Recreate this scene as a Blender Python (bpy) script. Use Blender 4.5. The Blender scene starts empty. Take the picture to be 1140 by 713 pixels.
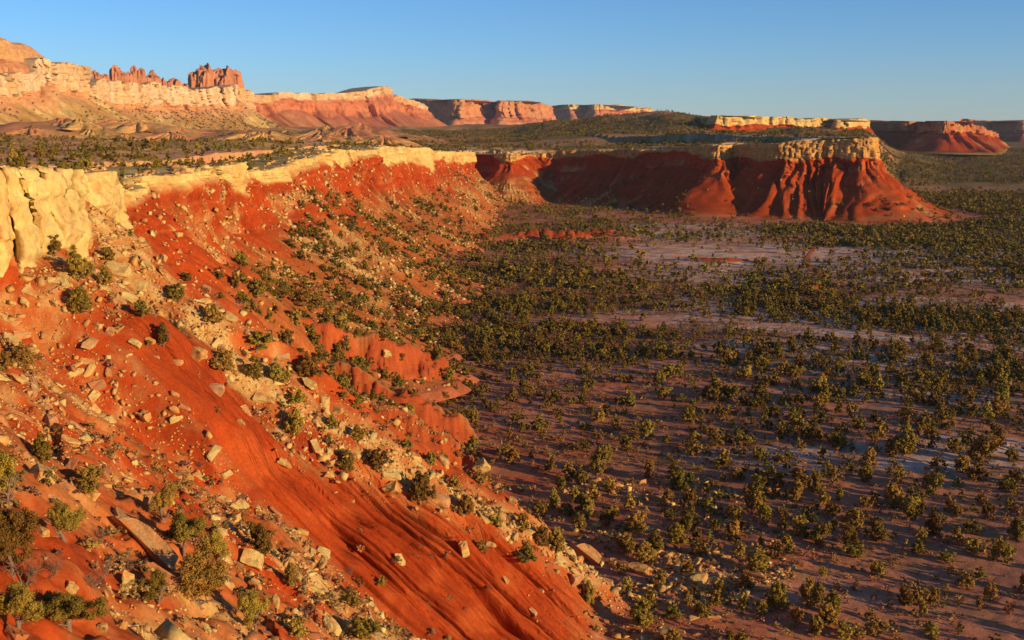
import bpy, math, random
import numpy as np
from mathutils import Vector, Matrix
random.seed(7)
RNG = np.random.default_rng(11)
SC = bpy.context.scene
COL = SC.collection

# ------------------------------------------------------------------ camera
F = 1200.0                      # focal length in photograph pixels (1140 wide)
HZ = 133.0                      # row of the true horizon
CAM_Z = 100.0
PITCH = math.atan((356.5 - HZ) / F)
cam_d = bpy.data.cameras.new('camera')
cam = bpy.data.objects.new('camera', cam_d)
COL.objects.link(cam)
cam.location = (0, 0, CAM_Z)
cam.rotation_euler = (math.pi / 2 - PITCH, 0, 0)
cam_d.sensor_width = 36.0
cam_d.lens = 36.0 * F / math.cos(PITCH) / 1140.0 * math.cos(PITCH)
cam_d.clip_start = 0.5
cam_d.clip_end = 60000
SC.camera = cam
CP, SP = math.cos(PITCH), math.sin(PITCH)

def ray(px, py):
    """unit view direction through a photograph pixel"""
    u, v = (px - 570.0) / F, (356.5 - py) / F
    d = Vector((u, CP + v * SP, -SP + v * CP))
    return d.normalized()

def project(x, y, z):
    """world point -> photograph pixel and depth (vectorised)"""
    dz = np.asarray(z) - CAM_Z
    dep = y * CP - dz * SP
    up = y * SP + dz * CP
    dep = np.maximum(dep, 1e-3)
    return 570 + F * x / dep, 356.5 - F * up / dep, dep

# ------------------------------------------------------------------ noise
def _hash(ix, iy, iz, seed):
    h = (ix.astype(np.int64) * 374761393 + iy.astype(np.int64) * 668265263
         + iz.astype(np.int64) * 2147483647 + seed * 1274126177) & 0xFFFFFFFF
    h = ((h ^ (h >> 13)) * 1274126177) & 0xFFFFFFFF
    h = ((h ^ (h >> 16)) * 2246822519) & 0xFFFFFFFF
    h = h ^ (h >> 15)
    return (h & 0xFFFFFF).astype(np.float32) / 16777215.0

def vnoise(x, y, seed=0):
    x = np.asarray(x, np.float64); y = np.asarray(y, np.float64)
    x, y = np.broadcast_arrays(x, y)
    ix = np.floor(x); iy = np.floor(y)
    fx = x - ix; fy = y - iy
    ix = ix.astype(np.int64); iy = iy.astype(np.int64); z = np.zeros_like(ix)
    sx = fx * fx * fx * (fx * (fx * 6 - 15) + 10); sy = fy * fy * fy * (fy * (fy * 6 - 15) + 10)
    a = _hash(ix, iy, z, seed); b = _hash(ix + 1, iy, z, seed)
    c = _hash(ix, iy + 1, z, seed); d = _hash(ix + 1, iy + 1, z, seed)
    return (a + (b - a) * sx) * (1 - sy) + (c + (d - c) * sx) * sy

def fbm(x, y, oct=4, seed=0, gain=0.5):
    """about -1 .. 1"""
    t = 0; a = 1.0; n = 0
    x = np.asarray(x); y = np.asarray(y)
    for k in range(oct):
        t = t + a * (vnoise(x, y, seed + 17 * k) * 2 - 1); n += a
        x = x * 2.03 + 13.7; y = y * 2.03 - 7.1; a *= gain
    return t / n * 1.5

def ridged(x, y, oct=3, seed=0, gain=0.5):
    """0 in the crease, up to 1 on the flanks"""
    t = 0; a = 1.0; n = 0
    x = np.asarray(x); y = np.asarray(y)
    for k in range(oct):
        t = t + a * np.abs(vnoise(x, y, seed + 31 * k) * 2 - 1); n += a
        x = x * 2.1 + 3.3; y = y * 2.1 + 9.2; a *= gain
    return np.clip(t / n * 1.6, 0, 1)

def sstep(a, b, x):
    t = np.clip((x - a) / (b - a), 0, 1)
    return t * t * (3 - 2 * t)

def lerp(a, b, t): return a + (b - a) * t
def mixc(a, b, t):
    t = np.asarray(t)[..., None]
    return a * (1 - t) + b * t
def smax(a, b, k):
    h = np.clip(0.5 + 0.5 * (a - b) / k, 0, 1)
    return b + (a - b) * h + k * h * (1 - h)
def smin(a, b, k): return -smax(-a, -b, k)

# ------------------------------------------------------------------ colours (base albedo)
RED = np.array([0.41, 0.064, 0.012])
RED_D = np.array([0.27, 0.038, 0.009])
CREAM = np.array([0.62, 0.47, 0.17])
OCHRE = np.array([0.56, 0.32, 0.095])
PINK = np.array([0.52, 0.19, 0.085])
SOIL = np.array([0.56, 0.235, 0.118])
PALE = np.array([0.72, 0.50, 0.335])
SCRUB = np.array([0.24, 0.15, 0.045])
WOOD = np.array([0.13, 0.10, 0.03])
GREYP = np.array([0.30, 0.20, 0.15])

# ------------------------------------------------------------------ materials
def new_mat(name):
    m = bpy.data.materials.new(name); m.use_nodes = True
    nt = m.node_tree; b = nt.nodes['Principled BSDF']
    b.inputs['Roughness'].default_value = 1.0
    b.inputs['Specular IOR Level'].default_value = 0.05
    return m, nt, b

def attr_mat(name, scales, amount, bump_scale, bump_dist, bump_strength=0.6, streak=None):
    """albedo from the mesh's own colour attribute, broken up by procedural noise, with a noise bump"""
    m, nt, b = new_mat(name); N = nt.nodes.new; L = nt.links.new
    at = N('ShaderNodeAttribute'); at.attribute_name = 'albedo'
    geo = N('ShaderNodeNewGeometry')
    prev = at.outputs['Color']
    for i, (s, am) in enumerate(zip(scales, amount)):
        nz = N('ShaderNodeTexNoise'); nz.inputs['Scale'].default_value = s
        nz.inputs['Detail'].default_value = 6; nz.inputs['Roughness'].default_value = 0.65
        L(geo.outputs['Position'], nz.inputs['Vector'])
        mr = N('ShaderNodeMapRange'); mr.inputs['From Min'].default_value = 0.3; mr.inputs['From Max'].default_value = 0.7
        mr.inputs['To Min'].default_value = 1 - am; mr.inputs['To Max'].default_value = 1 + am
        L(nz.outputs['Fac'], mr.inputs['Value'])
        mx = N('ShaderNodeMix'); mx.data_type = 'RGBA'; mx.blend_type = 'MULTIPLY'; mx.inputs['Factor'].default_value = 1
        L(prev, mx.inputs['A']); L(mr.outputs['Result'], mx.inputs['B']); prev = mx.outputs['Result']
    L(prev, b.inputs['Base Color'])
    nz = N('ShaderNodeTexNoise'); nz.inputs['Scale'].default_value = bump_scale
    nz.inputs['Detail'].default_value = 8; nz.inputs['Roughness'].default_value = 0.7
    L(geo.outputs['Position'], nz.inputs['Vector'])
    bp = N('ShaderNodeBump'); bp.inputs['Strength'].default_value = bump_strength; bp.inputs['Distance'].default_value = bump_dist
    L(nz.outputs['Fac'], bp.inputs['Height']); L(bp.outputs['Normal'], b.inputs['Normal'])
    return m

M_GROUND = attr_mat('desert_ground', (0.35, 2.2), (0.16, 0.22), 1.6, 0.25, 0.55)
def add_rills(m):
    """fine rain rills running down the bare red slope, as relief only"""
    nt = m.node_tree; N = nt.nodes.new; L = nt.links.new
    b = nt.nodes['Principled BSDF']
    old = [n for n in nt.nodes if n.type == 'BUMP'][0]
    geo = N('ShaderNodeNewGeometry'); mp = N('ShaderNodeMapping'); mp.vector_type = 'POINT'
    mp.inputs['Rotation'].default_value = (0, 0, math.radians(15)); 
    mp.inputs['Scale'].default_value = (0.09, 1.0, 0.0)
    rot = N('ShaderNodeVectorRotate'); rot.rotation_type = 'Z_AXIS'; rot.inputs['Angle'].default_value = math.radians(15)
    wz = N('ShaderNodeTexNoise'); wz.inputs['Scale'].default_value = 0.22; wz.inputs['Detail'].default_value = 2; L(geo.outputs['Position'], wz.inputs['Vector'])
    wa = N('ShaderNodeVectorMath'); wa.operation = 'MULTIPLY_ADD'; wa.inputs[1].default_value = (1.0, 1.0, 0); L(wz.outputs['Color'], wa.inputs[0]); L(geo.outputs['Position'], wa.inputs[2])
    L(wa.outputs[0], rot.inputs['Vector']); mp.inputs['Rotation'].default_value = (0, 0, 0); L(rot.outputs[0], mp.inputs['Vector'])
    nz = N('ShaderNodeTexNoise'); nz.inputs['Scale'].default_value = 1.0; nz.inputs['Detail'].default_value = 3; nz.inputs['Roughness'].default_value = 0.6
    L(mp.outputs[0], nz.inputs['Vector'])
    mr = N('ShaderNodeMath'); mr.operation = 'SUBTRACT'; mr.inputs[1].default_value = 0.5; L(nz.outputs['Fac'], mr.inputs[0])
    ab = N('ShaderNodeMath'); ab.operation = 'ABSOLUTE'; L(mr.outputs[0], ab.inputs[0])
    cl = N('ShaderNodeMapRange'); cl.inputs['From Max'].default_value = 0.09; L(ab.outputs[0], cl.inputs['Value'])
    at = N('ShaderNodeAttribute'); at.attribute_name = 'rill'
    ml = N('ShaderNodeMath'); ml.operation = 'MULTIPLY'; L(cl.outputs['Result'], ml.inputs[0]); L(at.outputs['Fac'], ml.inputs[1])
    bp = N('ShaderNodeBump'); bp.inputs['Strength'].default_value = 0.8; bp.inputs['Distance'].default_value = 0.22
    L(ml.outputs[0], bp.inputs['Height']); L(old.outputs['Normal'], bp.inputs['Normal']); L(bp.outputs['Normal'], b.inputs['Normal'])
add_rills(M_GROUND)
M_CLIFF = attr_mat('layered_cliff_rock', (0.12, 0.9), (0.18, 0.24), 0.8, 0.6, 0.6)
M_FAR = attr_mat('distant_cliff_rock', (0.02, 0.12), (0.16, 0.20), 0.10, 4.0, 0.5)

# ------------------------------------------------------------------ mesh helpers
def grid_mesh(name, V, albedo, mat, smooth=False):
    """V: (rows, cols, 3) -> one sheet"""
    r, c = V.shape[:2]
    me = bpy.data.meshes.new(name)
    idx = np.arange(r * c, dtype=np.int32).reshape(r, c)
    q = np.stack([idx[:-1, :-1], idx[:-1, 1:], idx[1:, 1:], idx[1:, :-1]], -1).reshape(-1, 4)
    fill(me, V.reshape(-1, 3), q, mat, smooth)
    if albedo is not None: set_albedo(me, albedo.reshape(-1, 3))
    o = bpy.data.objects.new(name, me); COL.objects.link(o)
    return o

def fill(me, V, Q, mat, smooth=False):
    k = Q.shape[1]
    me.vertices.add(len(V)); me.vertices.foreach_set('co', np.ascontiguousarray(V, np.float32).ravel())
    me.loops.add(Q.size); me.loops.foreach_set('vertex_index', np.ascontiguousarray(Q, np.int32).ravel())
    me.polygons.add(len(Q))
    me.polygons.foreach_set('loop_start', np.arange(0, Q.size, k, dtype=np.int32))
    me.polygons.foreach_set('loop_total', np.full(len(Q), k, np.int32))
    if smooth: me.polygons.foreach_set('use_smooth', np.ones(len(Q), bool))
    if mat: me.materials.append(mat)
    me.update(calc_edges=True)

def set_albedo(me, col):
    a = me.color_attributes.new('albedo', 'FLOAT_COLOR', 'POINT')
    c = np.ones((len(col), 4), np.float32); c[:, :3] = col
    a.data.foreach_set('color', c.ravel())

def structure(o): o['kind'] = 'structure'; return o
# ------------------------------------------------------------------ the escarpment rim (x, y, top z, foot z, run of the talus, cap thickness)
RIM = np.array([
 (-150,-260, 97, 60, 12, 15), (-135,-100, 97, 58, 10, 16), (-122, 50, 96, 56, 10, 18), (-101,135, 94, 58, 6, 20),
 (-84, 166, 92.5, 58, 5, 20), (-79,197, 90.5, 56, 6, 17), (-96,230, 88.5, 34, 30, 15), (-113,285, 86, 12, 62, 15),
 (-118,350, 84.5, 5, 85, 14), (-128,420, 83, 2, 98, 14), (-137,520, 79.8, 0, 100, 17), (-140,610, 79.3, 0, 96, 20),
 (-133,720, 79.5, 0, 86, 22), (-114,860, 79.2, 0, 76, 20), (-98,1000, 75, 0, 70, 18), (-82,1160, 67, 0, 64, 15),
 (-62,1280, 62, 0, 64, 10), (-40,1345, 60, 0, 62, 8), (-18,1322, 59, 0, 60, 8), (2,1318, 59, 0, 60, 8), (18,1385, 58, 0, 70, 8), (45,1400, 59, 0, 80, 8), (92,1365, 62, 0, 84, 6), (160,1310, 66, 0, 84, 7),
 (196,1250, 70, 0, 72, 9), (222,1190, 72, 0, 70, 14), (248,1206, 73, 0, 66, 13),
 (280,1158, 75.5, 0, 64, 18), (332,1148, 78.5, -1, 74, 19), (366,1132, 81, -1, 84, 19), (383,1148, 81, -1, 92, 19),
 (391,1215, 80, 0, 90, 21), (390,1380, 78, 0, 90, 22), (400,1700, 74, 10, 96, 22), (430,2200, 70, 20, 90, 22)], float)

def catmull(P, step):
    """resample a polyline of any number of columns; step(P)->spacing"""
    out = []
    n = len(P)
    for i in range(n - 1):
        p0 = P[max(i - 1, 0)]; p1 = P[i]; p2 = P[i + 1]; p3 = P[min(i + 2, n - 1)]
        L = np.linalg.norm((p2 - p1)[:2])
        k = max(2, int(L / step((p1 + p2) / 2)))
        for t in np.linspace(0, 1, k, endpoint=False):
            out.append(0.5 * (2 * p1 + (p2 - p0) * t + (2 * p0 - 5 * p1 + 4 * p2 - p3) * t ** 2 + (3 * p1 - p0 - 3 * p2 + p3) * t ** 3))
    out.append(P[-1])
    return np.array(out)

RIM_S = catmull(RIM, lambda p: 14.0)

def rim_dist(x, y):
    """signed distance to the rim (plus = on the plateau) and rim height there"""
    shp = x.shape; x = x.ravel(); y = y.ravel()
    best = np.full(x.shape, 1e18); sgn = np.ones(x.shape); zt = np.zeros(x.shape); arc = np.zeros(x.shape)
    A = RIM_S[:-1]; B = RIM_S[1:]
    for a, b in zip(A, B):
        dx, dy = b[0] - a[0], b[1] - a[1]
        l2 = dx * dx + dy * dy
        t = np.clip(((x - a[0]) * dx + (y - a[1]) * dy) / l2, 0, 1)
        ex = x - a[0] - t * dx; ey = y - a[1] - t * dy
        d2 = ex * ex + ey * ey
        m = d2 < best
        best = np.where(m, d2, best)
        side = dx * ey - dy * ex          # left of the path = plateau
        sgn = np.where(m, np.where(side >= 0, 1.0, -1.0), sgn)
        zt = np.where(m, a[2] + t * (b[2] - a[2]), zt)
    return (np.sqrt(best) * sgn).reshape(shp), zt.reshape(shp)

# far ground heights: picture rows at set distances
FAR_D = np.array([1500, 2000, 2600, 3200, 4200, 6000, 8000, 11500.])
FAR_PX = np.array([-2500, -400, 0, 140, 280, 380, 450, 560, 620, 680, 740, 800, 870, 950, 1000, 1060, 1140, 1500, 3500.])
FAR_PY = np.array([
 [152, 152, 154, 157, 158, 159, 161, 162, 158, 157, 156, 154, 153, 152, 205, 213, 213, 213, 213],
 [150, 150, 152, 154, 155, 156, 157, 157, 154, 151, 149, 150, 150, 150, 185, 193, 193, 193, 193],
 [147, 147, 148, 150, 151, 152, 152, 151, 142, 134, 128, 135, 140, 146, 172, 178, 179, 180, 180],
 [143, 143, 144, 146, 148, 149, 148, 146, 138, 133, 130, 135, 139, 142, 165, 168, 169, 170, 170],
 [136, 136, 136, 138, 140, 143, 143, 142, 137, 134, 134, 137, 138, 140, 158, 160, 160, 160, 160],
 [134, 134, 134, 134, 134, 136, 138, 140, 136, 136, 136, 137, 138, 140, 150, 152, 152, 152, 152],
 [134, 134, 134, 134, 134, 134, 136, 138, 136, 136, 136, 138, 139, 140, 145, 147, 147, 147, 147],
 [138, 138, 138, 138, 138, 138, 138, 138, 138, 138, 138, 139, 140, 140, 142, 143, 143, 143, 143.]])

def far_z(x, y):
    r = np.hypot(x, y)
    th = np.arctan2(x, np.maximum(y, 1e-3))
    px = 570 + F * np.tan(np.clip(th, -1.25, 1.25))
    ld = np.log(np.clip(y / np.cos(0) , 1500, 11500)); lg = np.log(FAR_D)
    i = np.clip(np.searchsorted(lg, ld) - 1, 0, len(lg) - 2); fi = (ld - lg[i]) / (lg[i + 1] - lg[i])
    j = np.clip(np.searchsorted(FAR_PX, px) - 1, 0, len(FAR_PX) - 2)
    fj = np.clip((px - FAR_PX[j]) / (FAR_PX[j + 1] - FAR_PX[j]), 0, 1)
    fj = fj * fj * (3 - 2 * fj)
    v = (FAR_PY[i, j] * (1 - fj) + FAR_PY[i, j + 1] * fj) * (1 - fi) + (FAR_PY[i + 1, j] * (1 - fj) + FAR_PY[i + 1, j + 1] * fj) * fi
    return CAM_Z - (v - HZ) / F * np.maximum(y, 300)

def P_plane(x, y): return -0.75 * (x - 26) + 0.20 * (y - 207)
def S_plane(x, y): return 52 - 0.75 * (x + 27) - 0.43 * (y - 100)
YC = 214.0
MOUNDS = [(34, 905, 62, 13, 7.5), (78, 925, 26, 10, 5), (182, 640, 9, 5, 3.2), (150, 780, 26, 8, 2), (-30, 905, 20, 12, 4)]

# low red badland spurs behind the near slope: (x0,y0,z0, x1,y1,z1, half width)
SPURS = [((-108, 342, 54), (-70, 358, 34), (-26, 398, 12), 13),
         ((-92, 300, 48), (-61, 326, 29), (-19, 332, 9), 10),
         ((-84, 268, 48), (-50, 282, 30), (-18, 292, 13), 9)]

def seg_info(x, y, a, b):
    dx, dy = b[0] - a[0], b[1] - a[1]; l2 = dx * dx + dy * dy
    t = np.clip(((x - a[0]) * dx + (y - a[1]) * dy) / l2, 0, 1)
    ex = x - a[0] - t * dx; ey = y - a[1] - t * dy
    L = math.sqrt(l2)
    side = (dx * ey - dy * ex) / L       # + = far side (left of path)
    return np.hypot(ex, ey), side, a[2] + t * (b[2] - a[2]), t * L

def ground(x, y, want_color=False):
    x = np.asarray(x, float); y = np.asarray(y, float)
    r = np.hypot(x, y)
    sd, zt = rim_dist(x, y)
    # ---- valley floor
    val = 2.2 * fbm(x / 150, y / 150, 3, 3) + 0.45 * fbm(x / 24, y / 24, 3, 5) + 0.10 * fbm(x / 3.5, y / 3.5, 2, 6)
    mred = np.zeros_like(x)
    for (mx, my, lx, ly, h) in MOUNDS:
        e = ((x - mx) / lx) ** 2 + (((y - my) - 2.5 * np.sin(x / 9.0)) / ly) ** 2
        g = np.exp(-e * 1.4)
        val = val + h * g * (0.75 + 0.5 * ridged(x / 7, y / 12, 2, 8)); mred = np.maximum(mred, sstep(0.15, 0.5, g))
    # ---- near red slope
    q = 0.258 * x + 0.966 * y; p = 0.966 * x - 0.258 * y
    warp = 1.6 * fbm(p / 42, q / 14, 3, 21)
    qq = q + warp
    rz = sstep(-95, -70, p)                                # rills deepen down the slope
    def crease(u, v, w, sd_): return np.exp(-(np.abs(vnoise(u, v, sd_) * 2 - 1) / w) ** 2)
    rill = 2.8 * crease(qq / 8.0, p / 80, 0.17, 22) + (0.25 + 0.75 * rz) * (2.8 * crease(qq / 4.6, p / 50, 0.20, 23) + 1.7 * crease(qq / 2.6, p / 34, 0.30, 24) + 0.8 * crease(qq / 1.25, p / 22, 0.34, 94)) \
        + 1.4 * (1 - ridged(qq / 9, p / 70, 1, 34))
    big = 2.6 * fbm(qq / 20, p / 70, 3, 25) + 1.0 * fbm(x / 11, y / 11, 3, 26)
    qb = 170 + 0.66 * np.maximum(p + 85, 0)
    zone = sstep(146, 154, q) * (1 - sstep(qb - 4, qb + 5, q))
    ledge = 4.5 * sstep(-84, -90, p + 3.0 * fbm(qq / 4, p / 30, 3, 28)) * sstep(141, 147, q) * (1 - sstep(160, 168, q)) \
        + 2.6 * sstep(0.60, 0.68, vnoise(p / 13 + 0.3 * fbm(qq / 6, p / 9, 2, 28), qq / 20, 27)) * (1 - rz)
    cut = rill * (0.2 + 0.8 * zone)
    Pz = P_plane(x, y) + big - cut + ledge
    yc = YC + 5 * fbm(x / 30, x * 0 + 2.2, 2, 29)
    Cz = P_plane(x, yc) + big + 1.2 - 0.60 * (y - yc) - 2.0 * (1 - ridged(x / 9, y / 40, 2, 30))
    Pz = smin(Pz, Cz, 3.0)
    Sz = S_plane(x, y) + 2.6 * fbm(x / 19, y / 19, 4, 31) + 1.5 * np.abs(fbm(x / 6, y / 6, 4, 32)) + 1.2 * sstep(.5, .62, vnoise(x / 7 + y / 20, y / 9, 91)) - 0.9 * (1 - ridged((x * 0.6 + y) / 9, x / 30, 2, 33))
    near = smax(Pz, Sz, 1.5)
    # ---- spurs beyond the crest
    sp = np.full_like(x, -50.0); spm = np.zeros_like(x)
    for (a, b, c, hw) in SPURS:
        d1, s1, z1, l1 = seg_info(x, y, a, b); d2, s2, z2, l2 = seg_info(x, y, b, c)
        m = d1 < d2
        kk = np.where(m, 0.28, 0.28 + 1.22 * sstep(math.dist(b[:2], c[:2]) - 16, math.dist(b[:2], c[:2]) - 1, l2))
        d = np.where(m, d1, d2); s = np.where(m, s1, s2); z = np.where(m, z1, z2); l = np.where(m, l1, l2 + 45)
        d = d + 3.4 * fbm(x / 11.0, y / 11.0, 4, 35)
        uu = (x + 0.45 * y) + 1.2 * fbm(x / 7, y / 7, 2, 36)
        fl = 1 - 0.8 * np.exp(-(np.abs(vnoise(uu / 4.4, d / 14, 37) * 2 - 1) / 0.24) ** 2) - 0.45 * np.exp(-(np.abs(vnoise(uu / 1.9, d / 8, 48) * 2 - 1) / 0.3) ** 2) - 0.35 * (1 - ridged(uu / 8, d / 30, 2, 49))
        front = z - 1.5 * np.maximum(d - 1.5, 0) - 2.6 * (1 - fl) * sstep(0.5, 4, d)
        back = z - kk * np.maximum(d - 2, 0)
        t = np.where(s < 0, front, back) + 2.2 * fbm(x / 10, y / 10, 4, 38)
        tq = t / 2.4; tf = np.floor(tq); t = lerp(t, 2.4 * (tf + sstep(0.55, 0.95, tq - tf)), np.where(s < 0, 0.75, 0.2))
        m2 = t > sp
        spm = np.where(m2, np.where(s < 0, 1.0, 0.25), spm); sp = np.maximum(sp, t)
    # ---- camera knoll
    knob = 98.2 - 0.95 * r + 0.5 * fbm(x / 3, y / 3, 2, 39)
    z_out = smax(val, near, 3.5)
    mspur = sp > z_out
    z_out = smax(z_out, sp, 1.0)
    z_out = np.maximum(z_out, knob)
    # ---- plateau
    pl = zt + 1.5 * sstep(8, 60, sd) + 3.0 * fbm(x / 70, y / 70, 3, 41) * sstep(10, 80, sd) + 0.6 * fbm(x / 11, y / 11, 3, 42) \
        + 6 * sstep(60, 400, sd) * (0.5 + fbm(x / 260, y / 260, 2, 43))
    lump = 30 * (ridged(x / 380 + .2 * fbm(x / 200, y / 200, 2, 47), y / 300, 4, 46) - 0.45) * sstep(560, 380, 570 + F * x / np.maximum(y, 1)) * sstep(3300, 2600, y)
    fz = far_z(x, y) + (lump + 8 * fbm(x / 420, y / 420, 4, 44) + 7 * fbm(x / 120, y / 120, 3, 45)) * sstep(1450, 1700, y) \
        * np.where(x > 0.36 * y, 0.5, 1.0) * (1 - 0.6 * sstep(5000, 8000, y))
    z_in = pl
    z_out = np.where(sd > -1.5, np.minimum(z_out, zt - 4), z_out)
    off = 6 + 20 * sstep(60, 140, y)
    inside = sstep(off, off + 4, sd)
    z = lerp(z_out, z_in, inside)
    fb = sstep(1420, 1750, y)
    # right of the prow the far valley, left of it the far uplands
    z = lerp(z, fz, fb)
    z = np.where(y < 5, np.where(inside > 0, z, np.minimum(z, 99)), z)
    if not want_color: return z
    # ================= colour (true albedo of soil, rubble, grass)
    n1 = fbm(x / 60, y / 60, 4, 51); n2 = fbm(x / 9, y / 9, 4, 52); n3 = fbm(x / 2.2, y / 2.2, 3, 53)
    soil = mixc(SOIL[None], (SOIL * 0.80)[None], np.clip(0.5 + n1, 0, 1))
    # pale grassy flats in long streaks
    px, py, dep = project(x, y, np.zeros_like(x))
    s_ = fbm((x - 0.35 * y) / 210, (y + 0.12 * x) / 46, 4, 54)
    pale = sstep(-0.12, 0.30, s_ + 0.62 * np.exp(-((py - 292) / 22) ** 2) * sstep(620, 760, px) + 0.5 * np.exp(-((py - 352 - 0.075 * (px - 700)) / 10) ** 2) * sstep(600, 700, px) - 0.35 * sstep(350, 240, x * 0 + y) - 0.25 * sstep(600, 450, px))
    pale = pale * sstep(-60, 40, x + 60) * sstep(1250, 1000, y) * np.clip(0.75 + 0.9 * fbm(x / 14, y / 5, 4, 92) + 0.5 * n3, 0.1, 1.1)
    soil = mixc(soil, PALE[None], pale * 0.9)
    soil = mixc(soil, SCRUB[None], np.clip(0.25 * sstep(0.0, 0.6, n2) + 0.25 * sstep(0.1, .7, n3), 0, 1))
    # reddish earth close to the foot of the slopes
    redness = np.clip(sstep(130, -20, x - 0.06 * (y - 250) + 40 * n1) * 0.9, 0, 1) * (1 - sstep(600, 1000, y) * 0.5)
    redness = np.maximum(redness, sstep(190, 85, -sd + 30 * n1) * 0.85 * sstep(230, 300, y))
    redness = np.maximum(redness, mred)
    soil = mixc(soil, (WOOD * 1.5)[None], 0.6 * sstep(1000, 1450, y))
    c = mixc(soil, mixc(RED[None], SOIL[None], np.clip(0.45 + 0.4 * n2, 0, 1)), redness * 0.8)
    c = mixc(c, (RED * 0.9)[None], mred * 0.9)
    tm = np.clip(rubble_density(x, y) * (0.5 + 0.8 * n2 + 0.4 * n3), 0, 1) * (y < 330)
    c = mixc(c, mixc((RED * 1.1)[None], OCHRE[None], np.clip(0.4 + n3, 0, 1)), tm * 0.75)
    # near slope
    red = mixc(RED[None], RED_D[None], np.clip(0.35 + 0.45 * fbm(qq / 5, p / 40, 3, 55) + 0.25 * n3, 0, 1))
    red = mixc(red, (RED * np.array([1.12, 1.45, 1.6]))[None], 0.7 * sstep(0.15, 0.7, fbm(p / 5 + 3, qq / 30, 3, 56)))
    rub = rubble_density(x, y)
    rub2 = np.clip(rub * (0.55 + 0.9 * n2 + 0.5 * n3), 0, 1)
    onS = sstep(-1.0, 1.5, Sz - Pz)
    slope_c = mixc(red, mixc(OCHRE[None], CREAM[None], np.clip(0.45 + n3, 0, 1)), rub2 * 0.8)
    slope_c = mixc(slope_c, mixc(RED[None], OCHRE[None], np.clip(0.5 + n2, 0, 1)), onS * 0.35)
    isn = sstep(-0.5, 2.5, near - val) * (sd < 6)
    c = mixc(c, slope_c, isn)
    c = mixc(c, mixc(mixc(red, RED_D[None], 0.75 * sstep(.4, .75, vnoise(sp / 1.5 + 0.3 * n2, sp * 0, 93))), SCRUB[None] * 1.5, np.where(spm > 0.5, 0.08, 0.45) * np.ones_like(x)), np.where(mspur, 0.9, 0.0) * sstep(0.3, 1.5, sp - np.maximum(val, near)))
    # plateau
    pc = mixc(mixc(PALE[None], OCHRE[None], np.clip(0.5 + n1, 0, 1)), SCRUB[None], np.clip(0.35 + 0.5 * n2 + 0.3 * sstep(20, 120, sd), 0, 0.85))
    pc = mixc(pc, mixc((PINK * 1.1)[None], (OCHRE * 1.1)[None], np.clip(0.7 + n1, 0, 1)), 0.75 * sstep(200, 500, y) * sstep(420, 300, px))
    pc = mixc(pc, (CREAM * 0.85)[None], sstep(22, 4, sd + 8 * n2))
    c = mixc(c, pc, inside)
    # far country
    f1 = fbm(x / 300, y / 300, 5, 57); f2 = fbm(x / 60, y / 60, 4, 58)
    fpx = 570 + F * x / np.maximum(y, 1)
    hill = mixc(mixc(PINK[None] * 1.05, OCHRE[None] * 1.05, np.clip(0.65 + f1 * 1.2, 0, 1)), SCRUB[None], np.clip(0.12 + 0.5 * f2, 0, 0.7))
    hill = mixc(hill, (RED * 1.1)[None], 0.7 * sstep(0.35, 0.7, f1 + 0.4 * np.exp(-((y - 1950) / 250) ** 2) - 0.15) * 0.8)
    wood = mixc(WOOD[None], SCRUB[None], np.clip(0.45 + 0.9 * f2, 0, 1))
    wood = mixc(wood, SOIL[None], sstep(0.2, 0.7, f1 + 0.3 * f2) * 0.6)
    wmask = np.clip(sstep(420, 640, fpx) + sstep(1950, 1600, y) * 0.15, 0, 1)
    c = mixc(c, mixc(hill, wood, wmask), fb)
    return z, np.clip(c, 0.01, 0.9), cut * zone * isn * (S_plane(x, y) < P_plane(x, y) + 1)

def rubble_density(x, y):
    q = 0.258 * x + 0.966 * y; p = 0.966 * x - 0.258 * y
    n = fbm(p / 14, q / 7, 3, 71)
    qc = 178 + 0.66 * np.maximum(p + 85, 0)                                  # the boulder band on the crest
    d = np.exp(-((q - qc - 4 * n) / 7.5) ** 2) * 1.0
    d = np.maximum(d, 0.75 * np.exp(-((q - 143 - 2.5 * n) / 3.2) ** 2))
    onS = sstep(0, 3, S_plane(x, y) - P_plane(x, y))
    d = np.maximum(d, onS * np.clip(0.55 + 0.9 * n, 0.05, 1))
    d = np.maximum(d, 0.9 * np.exp(-((np.hypot(x + 78, (y - 185) / 2.0)) / 12) ** 2))
    back = sstep(6, 20, y - YC) * np.clip(0.25 + 0.9 * n, 0, 1)
    d = np.maximum(d, back * 0.7)
    toe = np.exp(-((P_plane(x, y) + 5) / 9.0) ** 2) * (y > 150) * np.clip(0.45 + n, 0, 1)
    d = np.maximum(d, toe)
    return np.clip(d, 0, 1) * (P_plane(x, y) > -26)

# ------------------------------------------------------------------ ground: one sheet, fine near, coarse far
_r = [3.0]
while _r[-1] < 11500:
    v = _r[-1]
    k = 0.02 if v < 45 else 0.0046 if v < 90 else 0.0021 if v < 118 else 0.0014 if v < 150 else 0.0009 if v < 218 else 0.0014 if v < 245 else 0.0027 if v < 420 else 0.0036 if v < 1600 else 0.0075
    _r.append(v * (1 + k))
rr = np.array(_r)
tin = np.linspace(-0.50, 0.50, 960)
tout = np.linspace(0.5, math.pi, 70)[1:]
th = np.concatenate([-tout[::-1], tin, tout])
TH, RR = np.meshgrid(th, rr)
GX = RR * np.sin(TH); GY = RR * np.cos(TH)
GZ, GC, CUT = ground(GX, GY, True)
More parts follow.
